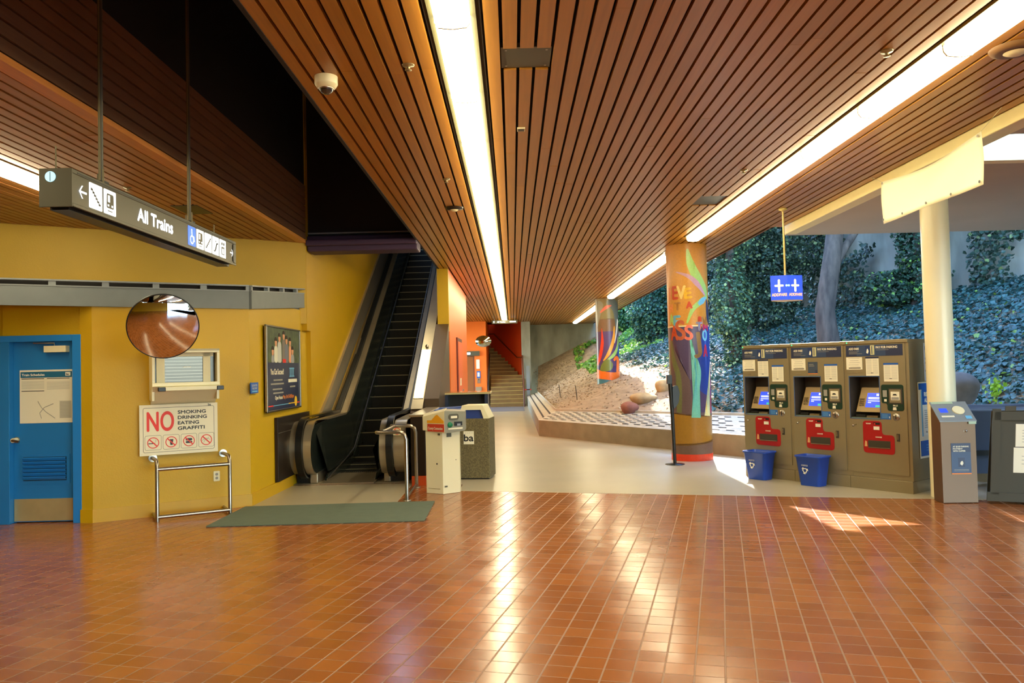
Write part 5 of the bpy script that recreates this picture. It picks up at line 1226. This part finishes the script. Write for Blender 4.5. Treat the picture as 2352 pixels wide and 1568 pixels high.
it.append(P1(poly_smooth([(-.16, zz(1.65)), (.0, zz(1.74)), (.14, zz(1.6)), (.06, zz(1.42)), (-.25, zz(1.42))]), pm('moss', (120, 132, 60)), 4))
it.append(P1(ribbon([(.18, zz(1.7)), (.26, zz(1.78)), (.36, zz(1.72)), (.34, zz(1.5)), (.3, zz(1.35))], [.03, .05, .06, .06, .05]), pm('orange', (244, 120, 40)), 4))
it.append(P1(ribbon([(.34, zz(1.9)), (.42, zz(2.1)), (.45, zz(1.7))], [.03, .06, .05]), pm('blue2', (50, 110, 190)), 3))
wrap(it, Rc, 'painting', t)
t = thing('queue_post', 'black folding stanchion post standing against the nearer mural column', 'stanchion', (2.50, 12.50, 0))
b = MB(); b.lathe([(.15, .003), (.15, .010), (.03, .016), (.02, .03)], BLACK, n=28, cap=True); b.build('base', t)
b = MB(); b.tube([(0, 0, .02), (-.015, 0, .7), (-.04, 0, 1.30)], .026, BLACK, 10, rs=[.026, .028, .034]); b.box(-.09, -.01, -.035, .035, 1.26, 1.40, BLACK); b.build('pole', t, bevel=.004)
b = MB(); b.prism(rounded([(-.01, 1.22), (.07, 1.24), (.10, 1.12), (.08, .96), (.0, .86), (-.01, 1.0)], .03), 'y', -.04, .04, BLACK); b.build('belt_cassette', t, bevel=.008)

# ================================================================= ceiling fittings
t = thing('dome_camera', 'cream dome security camera under the slat ceiling', 'security camera', (-1.177, 5.16, CEIL))
b = MB(); b.lathe([(.075, .0), (.075, -.05), (.072, -.055), (.06, -.075), (.045, -.08)], CREAM2, n=32, cap=True); b.build('housing', t)
b = MB(); b.lathe([(.046*math.cos(a), -.075-.042*math.sin(a)) for a in [k*PI/16 for k in range(9)]], mat('smoked_dome', (30, 30, 30), .05, coat=1), n=28); b.lathe([(.049, -.078), (.049, -.086), (.044, -.086)], STEEL, n=28); b.build('dome', t)
for k, (x, y, lab) in enumerate(((-.616, 4.99, 'sprinkler head left of the centre lights, nearest the dome camera'), (-.63, 8.05, 'sprinkler head left of the centre lights, second from the viewer'), (2.40, 4.95, 'bright round sprinkler head by the right-hand lights, near the top edge'), (2.375, 7.97, 'small sprinkler head by the right-hand lights, farther along'), (-3.89, 8.08, 'sprinkler head in the left ceiling behind the hanging sign'))):
    t = thing('sprinkler', lab, 'sprinkler', (x, y, CEIL))
    b = MB(); b.lathe([(.04, .0), (.036, -.008), (.012, -.012), (.010, -.03), (.022, -.032), (.022, -.035), (.0, -.036)], mat('sprinkler_metal', (150, 138, 104), .35, metal=.8), n=18); b.build('body', t)
t = thing('smoke_detector', 'oval brownish ceiling detector among the slats before the escalator', 'detector', (-.655, 9.5, CEIL))
b = MB(); b.lathe([(.11, .0), (.10, -.022), (.0, -.03)], DKBR, n=24); b.build('body', t)
b = MB(); b.lathe([(.05, -.028), (.03, -.045), (.0, -.046)], CREAM, n=18); b.build('sensor', t)
t = thing('ceiling_speaker', 'round brown ceiling unit at the top right corner', 'speaker', (3.21, 4.95, CEIL))
b = MB(); b.lathe([(.15, .0), (.14, -.02), (.11, -.03), (.0, -.02)], mat('brown_unit', (110, 78, 44), .5), n=28); b.build('ring', t)
b = MB(); b.lathe([(.07, -.03), (.04, -.045), (.0, -.046)], CREAM, n=20); b.build('sensor', t)
for (x, y, w_, d_, lab) in ((.13, 4.945, .31, .33, 'square dark metal plate set between slats near the top of the picture'), (2.38, 9.475, .34, .53, 'grey metal plate set between slats beside the right-hand lights')):
    b = MB(); b.box(x-w_/2, x+w_/2, y-d_/2, y+d_/2, CEIL+.012, CEIL+.04, mat('grey_plate', (84, 80, 64), .45, metal=.4))
    for sx in (-1, 1):
        for sy in (-1, 1): b.lathe([(.008, -.004), (.0, -.005)], STEEL, (x+sx*(w_/2-.03), y+sy*(d_/2-.04), CEIL+.012), 8)
    tag(b.build('ceiling_plate'), lab, 'plate')
b = MB(); b.box(.083, .147, 6.36, 6.44, CEIL-.012, CEIL, CREAM); b.box(.09, .14, 6.37, 6.43, CEIL-.014, CEIL-.012, DKBR)
tag(b.build('ceiling_sensor'), 'tiny square sensor on a slat right of the centre lights', 'sensor')
b = MB(); b.box(-3.85, -3.55, 9.0, 9.5, CEIL-.006, CEIL+.02, DKBR)
tag(b.build('ceiling_plate'), 'dark plate in the left ceiling above the hanging sign', 'plate')
#--NEXT--
# ================================================================= BENCH
FR = [(.567, 33.6), (.567, 18.2), (3.76, 13.3), (6.7, 8.8)]
BK = [(1.03, 33.6), (1.03, 19.4), (3.35, 17.6), (4.5, 16.3), (8.3, 11.4)]
ZF, ZB = .36, .50
t = thing('planter_bench', 'long concrete bench with a slotted top bending along the dirt slope', 'bench', (0, 0, 0))
b = MB()
for i in range(len(FR)-1):
    (x0, y0), (x1, y1) = FR[i], FR[i+1]; b.quad((x0, y0, 0), (x1, y1, 0), (x1, y1, ZF), (x0, y0, ZF), BENCH)
b.quad((.567, 33.6, 0), (1.03, 33.6, 0), (1.03, 33.6, ZB), (.567, 33.6, ZF), BENCH)
b.build('front_wall', t)
b = MB()
F4 = [FR[0], FR[1], FR[2], FR[3]]; 
def bp(i, u, v):   # i: segment, u along, v front to back
    Fa, Fb = F4[i], F4[i+1]; Ba, Bb = [(1.03, 33.6), (1.03, 19.4), (4.5, 16.3), (8.3, 11.4)][i:i+2]
    f = (Fa[0]+(Fb[0]-Fa[0])*u, Fa[1]+(Fb[1]-Fa[1])*u); k = (Ba[0]+(Bb[0]-Ba[0])*u, Ba[1]+(Bb[1]-Ba[1])*u)
    return (f[0]+(k[0]-f[0])*v, f[1]+(k[1]-f[1])*v, ZF+(ZB-ZF)*v)
for i in range(3):
    b.quad(bp(i,0,0), bp(i,1,0), bp(i,1,1), bp(i,0,1), BTOP)
    a_ = [bp(i,0,.97), bp(i,1,.97), bp(i,1,1.0), bp(i,0,1.0)]; up = lambda p: (p[0], p[1], p[2]+.05)
    b.add([a_[0], a_[1], up(a_[1]), up(a_[0]), up(a_[3]), up(a_[2])], [(0,1,2,3), (3,2,5,4)], BTOP)
b.build('top', t)
b = MB(); SL = mat('bench_slot_dark', (52, 46, 40), .9)
def lift(p, h=.004): return (p[0], p[1], p[2]+h)
for v0 in (.22, .60):
    b.quad(lift(bp(0,0,v0)), lift(bp(0,1,v0)), lift(bp(0,1,v0+.09)), lift(bp(0,0,v0+.09)), SL)
for i, n in ((1, 17), (2, 15)):
    for r in range(7):
        v = .15+r*.115
        for k in range(n):
            u0 = (k+.15+(.5 if r % 2 else 0))/n; u1 = u0+.55/n
            if u1 > .99: continue
            b.quad(lift(bp(i,u0,v)), lift(bp(i,u1,v)), lift(bp(i,u1,v+.035)), lift(bp(i,u0,v+.035)), SL)
o = b.build('slots', t); o['kind'] = 'stuff'

# ================================================================= TERRAIN
UP = [(.9, 37.0, 1.5), (3.8, 37.0, 3.0), (6.0, 37.0, 3.5), (8.0, 28.0, 3.25), (9.75, 20.3, 2.95), (10.6, 16.5, 3.15), (12.5, 8.0, 3.2), (14, 0, 3.2)]
def seg_d(px, py, poly):
    best = np.full(px.shape, 1e9); zz = np.zeros(px.shape)
    for a_, c_ in zip(poly[:-1], poly[1:]):
        ax, ay = a_[:2]; bx, by = c_[:2]; L2 = (bx-ax)**2+(by-ay)**2
        s_ = np.clip(((px-ax)*(bx-ax)+(py-ay)*(by-ay))/L2, 0, 1); d = np.hypot(px-ax-s_*(bx-ax), py-ay-s_*(by-ay))
        z = (a_[2]+(c_[2]-a_[2])*s_) if len(a_) > 2 else 0*s_
        zz = np.where(d < best, z, zz); best = np.minimum(d, best)
    return best, zz
BKL = BK+[(10.5, 6.0), (11, 0)]
def noise2(x, y, f=1.0):
    return (np.sin(x*1.7*f+1.3)*np.cos(y*1.3*f+.7)+np.sin(x*.9*f-y*1.1*f+2.1)*.8+np.sin(x*3.1*f+y*2.7*f)*.35+np.cos(x*5.3*f-y*4.1*f)*.2)/2.3
def ground(x, y):
    ds, _ = seg_d(x, y, BKL); dw, zw = seg_d(x, y, UP)
    k = ds/(ds+dw+1e-6); k2 = k**.92
    return .47+(zw-.47)*k2+.10*noise2(x, y)*np.sin(np.pi*k)+.03*noise2(x, y, 4)*np.sin(np.pi*k)
gx = np.linspace(0, 1, 90); gy = np.linspace(0, 1, 150)
def lerp_poly(poly, s_):
    L = [0]
    for a_, c_ in zip(poly[:-1], poly[1:]): L.append(L[-1]+math.hypot(c_[0]-a_[0], c_[1]-a_[1]))
    s_ = s_*L[-1]; xs_ = np.interp(s_, L, [p[0] for p in poly]); ys_ = np.interp(s_, L, [p[1] for p in poly]); return xs_, ys_
lx, ly = lerp_poly(BKL, gy); ux, uy = lerp_poly(UP, gy)
X_ = lx[:,None]*(1-gx)[None]+(ux+.3)[:,None]*gx[None]; Y_ = ly[:,None]*(1-gx)[None]+(uy+.2)[:,None]*gx[None]
Z_ = ground(X_, Y_); Z_[:,0] = .44
V = np.stack([X_, Y_, Z_], -1).reshape(-1,3); ni, nj = X_.shape
ii, jj = np.meshgrid(np.arange(ni-1), np.arange(nj-1), indexing='ij'); q = ii*nj+jj
F = np.stack([q, q+nj, q+nj+1, q+1], -1).reshape(-1,4)
me = bpy.data.meshes.new('hillside'); me.from_pydata(V.tolist(), [], F.tolist()); me.materials.append(DIRT); me.polygons.foreach_set('use_smooth', [True]*len(F)); me.update()
o = bpy.data.objects.new('hillside', me); C.objects.link(o); o['kind'] = 'structure'; o['label'] = 'bare dirt hillside rising behind the concrete bench'; o['category'] = 'ground'
b = MB(); b.box(3.76, 30, -20, 11.0, -.3, -.125, CONC); b.box(6, 30, -20, 11, -.12, .0, CONC)
struct(b.build('floor'), 'concrete paving outside under the canopy', 'ground')
# retaining wall
wall_strip('wall_retaining', [(6.0, 37.2), (8.2, 28.1), (9.95, 20.35), (10.85, 16.5), (12.8, 8.0), (14.3, -2)], 1.5, 7.2, .3, CONCW, 'tall stained concrete retaining wall behind the ivy', side=1)

# ================================================================= IVY AND FOLIAGE (leaf scatter)
def leaves(name, P, N, size, tone, material, parent=None):
    """P points, N normals -> kite-shaped folded leaves"""
    n = len(P); r1 = rng.normal(size=(n,3)); T = np.cross(N, r1); T /= np.linalg.norm(T, axis=1, keepdims=True)+1e-9; B = np.cross(N, T)
    s_ = size[:,None]; tip = P+T*s_; tail = P-T*s_*.75; fold = N*s_*.22
    l = P+B*s_*.85-T*s_*.2+fold; r = P-B*s_*.85-T*s_*.2+fold
    l2 = P+B*s_*.55+T*s_*.45+fold*.4; r2 = P-B*s_*.55+T*s_*.45+fold*.4
    V = np.stack([tail, l, l2, tip, r2, r], 1).reshape(-1,3); base = np.arange(n)[:,None]*6
    F = np.concatenate([base+np.array([[0,1,2,3]]), base+np.array([[0,3,4,5]])], 1).reshape(-1,4)
    me = np_mesh(name, V, F, np.repeat(tone, 2, axis=0), material)
    o = bpy.data.objects.new(name, me); C.objects.link(o)
    if parent: o.parent = parent
    return o
def leaf_tone(n, base=(52, 92, 62), spread=.5, alt=(120, 150, 60), p=.08):
    c = np.tile(np.array(lin(base)), (n,1))*(1+spread*(rng.random((n,1))*2-1)); k = rng.random(n) < p; c[k] = np.array(lin(alt)); return np.clip(c, 0.005, 1)
def unit(v): return v/np.linalg.norm(v, axis=1, keepdims=True)
# ground cover
n = 70000
s1 = rng.random(n); s2 = rng.random(n)**.95
ax_, ay_ = lerp_poly(BKL, s1*.86+.14); bx_, by_ = lerp_poly(UP, s1*.86+.14)
px = ax_*(1-s2)+bx_*s2; py = ay_*(1-s2)+by_*s2
edge = 3.85+.35*noise2(px, py, 2)+np.clip(26-py, 0, 12)*.02+(rng.random(n)-.5)*.5
keep = (px > edge) & (py > 7)
patch = noise2(px, py, 1.6) > .75
keep &= ~(patch & (rng.random(n) < .7) & (px < 6))
px = px[keep]; py = py[keep]; n = len(px); pz = ground(px, py)+rng.random(n)*.10+.02
e = .05; nx = -(ground(px+e, py)-ground(px-e, py))/(2*e); ny = -(ground(px, py+e)-ground(px, py-e))/(2*e)
N = unit(np.stack([nx, ny, np.ones(n)], -1)+rng.normal(size=(n,3))*.42)
o = leaves('ivy_groundcover', np.stack([px, py, pz], -1), N, .035+.035*rng.random(n), leaf_tone(n, (54, 90, 84), .5, (130, 160, 60), .03), LEAF)
tag(o, 'dense dark ivy covering the slope behind the machines', 'ivy', kind='stuff')
# wall ivy
def wall_pts(n):
    s_ = rng.random(n); z = 2.6+4.4*rng.random(n); W2 = [(6.0, 37.0), (8.0, 28.05), (9.7, 20.3), (10.6, 16.45), (12.55, 8.0), (14.0, -2)]
    x, y = lerp_poly(W2, s_); return x, y, z, s_
n = 60000; x, y, z, s_ = wall_pts(n)
dens = noise2(y*1.1+z*.5, z*1.4, 1.0)+.25*noise2(y*3, z*3, 1)
bare = ((y < 20.8) & (y > 17.6) & (dens < .55)) | ((y < 16.6) & (dens < .6)) | ((y <= 17.6) & (y >= 16.6) & (dens < -.5)) | ((y >= 20.8) & (dens < -.25) & (y < 24))
k = ~bare; x = x[k]; y = y[k]; z = z[k]; n = len(x); off = rng.random(n)*.35
P = np.stack([x-.95*off, y-.25*off, z], -1); N = unit(np.tile(np.array([[-.9, -.3, .45]]), (n,1))+rng.normal(size=(n,3))*.5)
o = leaves('wall_ivy', P, N, .04+.04*rng.random(n), leaf_tone(n, (50, 74, 58), .5, (120, 140, 80), .04), LEAF)
tag(o, 'climbing ivy hanging over the concrete retaining wall', 'ivy', kind='stuff')
n = 9000; x = 2.6+3.6*rng.random(n); z = 2.9+3.4*rng.random(n); dens = noise2(x*1.6, z*1.5, 1.2)+(x-4.6)*.9
k = dens > .2; x = x[k]; z = z[k]; n = len(x)
N = unit(np.tile(np.array([[-.1, -.9, .5]]), (n,1))+rng.normal(size=(n,3))*.5)
o = leaves('wall_ivy', np.stack([x, 36.75-rng.random(n)*.4, z], -1), N, .06+.05*rng.random(n), leaf_tone(n, (58, 100, 50), .4, (150, 190, 70), .12), LEAF)
tag(o, 'green ivy on the far concrete wall beyond the second mural column', 'ivy', kind='stuff')
n = 5000; x = 2.8+2.6*rng.random(n); y = 28+8.5*rng.random(n); x = x+0*y
keep = noise2(x, y, 1.5) > -.2; x = x[keep]; y = y[keep]; n = len(x)
o = leaves('grass_patch', np.stack([x, y, ground(x, y)+.05+rng.random(n)*.08], -1), unit(rng.normal(size=(n,3))*.6+np.array([[0, -.5, .8]])), .05+.04*rng.random(n), leaf_tone(n, (96, 150, 50), .35, (170, 200, 80), .2), LEAF)
tag(o, 'bright green weeds at the top of the slope by the far wall', 'weeds', kind='stuff')
# dirt litter
n = 9000; s1 = rng.random(n)*.7; s2 = rng.random(n)
ax_, ay_ = lerp_poly(BKL, s1); bx_, by_ = lerp_poly(UP, s1); px = ax_*(1-s2)+bx_*s2; py = ay_*(1-s2)+by_*s2
o = leaves('leaf_litter', np.stack([px, py, ground(px, py)+.012], -1), unit(np.tile(np.array([[-.1, -.1, 1.]]), (n,1))+rng.normal(size=(n,3))*.3), .015+.03*rng.random(n), leaf_tone(n, (160, 134, 106), .25, (196, 176, 146), .25), LEAF2)
tag(o, 'dry leaf litter scattered over the bare dirt', 'leaf litter', kind='stuff')

def blob_pts(n, c, r, hollow=.75):
    v = unit(rng.normal(size=(n,3))); rad = (hollow+(1-hollow)*rng.random((n,1))); w_ = 1+.22*np.sin(v[:,:1]*5+c[0])*np.cos(v[:,1:2]*4+c[1])+.12*np.sin(v[:,2:]*9)
    return np.array(c)[None]+v*rad*w_*np.array(r)[None], v
def tree(name, label, base, pts, rads, blobs, tone, nleaf, lsize=.06, branches=()):
    t = thing(name, label, 'tree', base)
    b = MB(); b.tube(pts, .1, BARK, 14, rs=rads); b.build('trunk', t)
    for br, rs_ in branches: b = MB(); b.tube(br, .1, BARK, 10, rs=rs_); b.build('branch', t)
    if blobs:
        Ps = []; Ns = []
        tot = sum(r[0]*r[2] for c, r in blobs)
        for c, r in blobs:
            k = int(nleaf*r[0]*r[2]/tot); p, v = blob_pts(k, c, r); Ps.append(p); Ns.append(unit(v*.7+rng.normal(size=v.shape)*.6+np.array([[0, 0, .5]])))
        P = np.concatenate(Ps); N = np.concatenate(Ns)
        o = leaves('foliage', P, N, lsize*(.6+.8*rng.random(len(P))), leaf_tone(len(P), *tone), LEAF2, t); o['kind'] = 'stuff'
    return t
gz = lambda x, y: float(ground(np.array([x]), np.array([y]))[0])
tree('tree', 'dark leaning tree trunk with a fork behind the machines, under the canopy edge', (7.0, 17.5, gz(7.0, 17.5)-.1),
     [(0, 0, 0), (-.06, .0, .5), (-.10, 0, 1.0), (.02, 0, 1.7), (.16, .05, 2.4), (.30, .1, 3.4), (.5, .3, 5.0)], [.27, .23, .21, .20, .19, .17, .12],
     [((.8, 1.0, 5.6), (2.2, 2.2, 1.3)), ((2.6, .2, 5.2), (1.9, 2.2, 1.1))], ((44, 68, 50), .5, (110, 140, 70), .06), 20000, .06,
     branches=[([(.12, 0, 1.95), (.40, .1, 2.35), (.85, .3, 2.9), (1.6, .5, 4.2)], [.11, .09, .08, .05])])
tree('ivy_clad_tree', 'grey trunk wrapped in ivy left of the ADDFARE sign', (6.55, 22.5, gz(6.55, 22.5)-.1),
     [(0, 0, 0), (.05, 0, 1.2), (-.1, 0, 2.6), (.2, 0, 4.5)], [.26, .22, .2, .14],
     [((-.1, -.1, 2.9), (.9, .8, 1.2)), ((.1, -.1, 1.3), (.6, .5, 1.0)), ((.8, -.1, .9), (.7, .5, .8)), ((.7, .0, 2.0), (.8, .7, 1.3)), ((1.5, .2, 2.8), (1.0, .9, 1.2)), ((.2, .2, 4.3), (1.6, 1.3, 1.0))], ((60, 84, 68), .55, (140, 160, 110), .12), 26000, .045)
tree('ivy_clad_tree', 'bushy ivy-covered tree seen between the two mural columns', (5.35, 30.0, gz(5.35, 30.0)-.1),
     [(0, 0, 0), (.1, 0, 1.5), (0, 0, 4.0)], [.2, .18, .12],
     [((0, 0, 1.9), (.95, .9, 1.4)), ((.1, -.1, .7), (.8, .6, .8)), ((.6, .2, 3.4), (1.1, 1.0, 1.2))], ((56, 96, 76), .5, (130, 170, 110), .12), 14000, .06)
tree('ivy_clad_tree', 'slim grey trunk in foliage just right of the nearer mural column', (5.5, 19.6, gz(5.5, 19.6)-.1),
     [(0, 0, 0), (.02, 0, 1.2), (-.08, 0, 2.6), (.0, 0, 4.2)], [.13, .11, .10, .08],
     [((-.05, 0, 1.7), (.5, .45, 1.1)), ((.05, 0, .7), (.32, .3, .8)), ((-.2, .3, 3.5), (.9, .9, .8))], ((70, 100, 72), .5, (160, 186, 120), .15), 8000, .042)
tree('ivy_clad_tree', 'leafy bush hanging beside the white column at right', (9.55, 18.6, gz(9.55, 18.6)-.1),
     [(0, 0, 0), (.1, 0, 1.5), (.0, 0, 3.4)], [.2, .16, .12],
     [((0, 0, 1.6), (.45, .45, .9)), ((.15, 0, .7), (.55, .4, .7)), ((-.5, .2, .5), (.7, .4, .45)), ((.2, .0, 2.9), (1.3, 1.0, .8))], ((46, 74, 56), .5, (130, 180, 80), .08), 13000, .045)
# trees added out of view beyond the retaining wall; their crowns shade the ivy
for k, (x, y, h, r, lab) in enumerate(((10.6, 30.5, 7.5, 3.0, 'tall tree added for shade beyond the retaining wall, farthest back'), (12.6, 25.5, 8.0, 3.4, 'tall broad tree added for shade beyond the retaining wall, in the middle'), (14.6, 20.5, 8.5, 3.6, 'tall broad tree added for shade beyond the retaining wall, nearest on the right'), (10.2, 25.5, 9.5, 2.4, 'tall narrow tree added for shade just over the retaining wall'))):
    tree('added_shade_tree', lab, (x, y, 0), [(0, 0, 0), (.1, 0, h*.5), (.2, .1, h+1)], [.35, .28, .15], [((0, 0, h), (r, r, r*.7)), ((-.8, -.5, h+1.8), (r*.8, r*.8, r*.6)), ((1.0, .6, h+2.8), (r*.8, r*.8, r*.6))], ((44, 74, 40), .5, (110, 140, 60), .08), 16000, .16)
# yellow-green saplings in the ivy
for (x, y, lab) in ((7.6, 12.6, 'small yellow-green sapling in the ivy right of the white column'), (8.2, 12.4, 'second yellow-green sapling, at the right edge of the picture')):
    t = thing('sapling', lab, 'plant', (x, y, gz(x, y)))
    b = MB(); b.tube([(0, 0, 0), (.02, 0, .3), (.0, 0, .6)], .008, BARK, 6); b.build('stem', t)
    p, v = blob_pts(70, (0, 0, .42), (.16, .16, .28), .1); o = leaves('foliage', p, unit(v+rng.normal(size=v.shape)*.5), .03+.02*rng.random(70), leaf_tone(70, (150, 190, 50), .3), LEAF2, t)
# boulders
def rock(x, y, r, lab, m=ROCK, sq=.7):
    bm = bmesh.new(); bmesh.ops.create_icosphere(bm, subdivisions=3, radius=r)
    for v in bm.verts:
        c = v.co; k = 1+.10*math.sin(c.x*2.6/r+x)+.08*math.cos(c.y*3.1/r+y)+.06*math.sin(c.z*4/r); v.co = Vector((c.x*k, c.y*k*.9, c.z*k*sq))
    me = bpy.data.meshes.new('boulder'); bm.to_mesh(me); bm.free(); me.materials.append(m)
    for p_ in me.polygons: p_.use_smooth = True
    o = bpy.data.objects.new('boulder', me); C.objects.link(o); o.location = (x, y, gz(x, y)+r*.2); tag(o, lab, 'rock')
rock(2.62, 17.9, .20, 'reddish flat rock on the dirt below the farther mural column', mat('red_rock', (150, 96, 80), .9, var=.25, vscale=6))
rock(3.66, 19.0, .24, 'tan boulder on the slope just left of the nearer mural column', mat('tan_rock', (186, 156, 110), .9, var=.25, vscale=6), .8)
rock(3.05, 18.6, .30, 'pale flat boulder between the reddish rock and the tan boulder', mat('tan_rock', (186, 156, 110), .9, var=.25, vscale=6), .45)
rock(6.62, 11.9, .30, 'blue-grey boulder in the ivy right of the white column', mat('grey_rock', (88, 84, 80), .9, var=.25, vscale=6), .8)
for (x, y, lab) in ((1.42, 24.0, 'thin stake in the dirt, farther one'), (1.62, 20.2, 'thin stake in the dirt, nearer one')):
    b = MB(); z = gz(x, y); b.tube([(x, y, z-.05), (x-.04, y, z+.38)], .012, BARK, 6); tag(b.build('stake'), lab, 'stake')

# ================================================================= sub-parts: pieces that belong to a part
SUB = {'display_housing': ('screen', 'screen_text', 'keypad'), 'header_panel': ('header_lettering', 'header_picture'), 'green_panel': ('bill_slot', 'panel_marks'),
       'red_panel': ('change_tray', 'ticket_slot', 'red_panel_marks'), 'front_door': ('lock', 'door_handle'), 'leaf': ('handle', 'kick_plate', 'louvre', 'door_closer', 'schedule_poster'),
       'board': ('red_lettering', 'black_lettering', 'logo', 'border', 'pictogram', 'screws'), 'head': ('printed_label', 'display', 'button', 'label_lettering', 'white_label'),
       'sloping_top': ('tap_disc', 'small_screen', 'labels'), 'poster': ('poster_lettering',), 'front_leaf': ('upper_paper', 'lower_paper'), 'print': ('photo_people', 'print_lettering'), 'sheet': ('grommets', 'lettering')}
bn = lambda o: o.name.split('.')[0]
for root in [o for o in bpy.data.objects if o.parent is None]:
    ch = list(root.children)
    for k, names in SUB.items():
        hosts = [c for c in ch if bn(c) == k]
        if len(hosts) != 1: continue
        for c in ch:
            if bn(c) in names: c.parent = hosts[0]
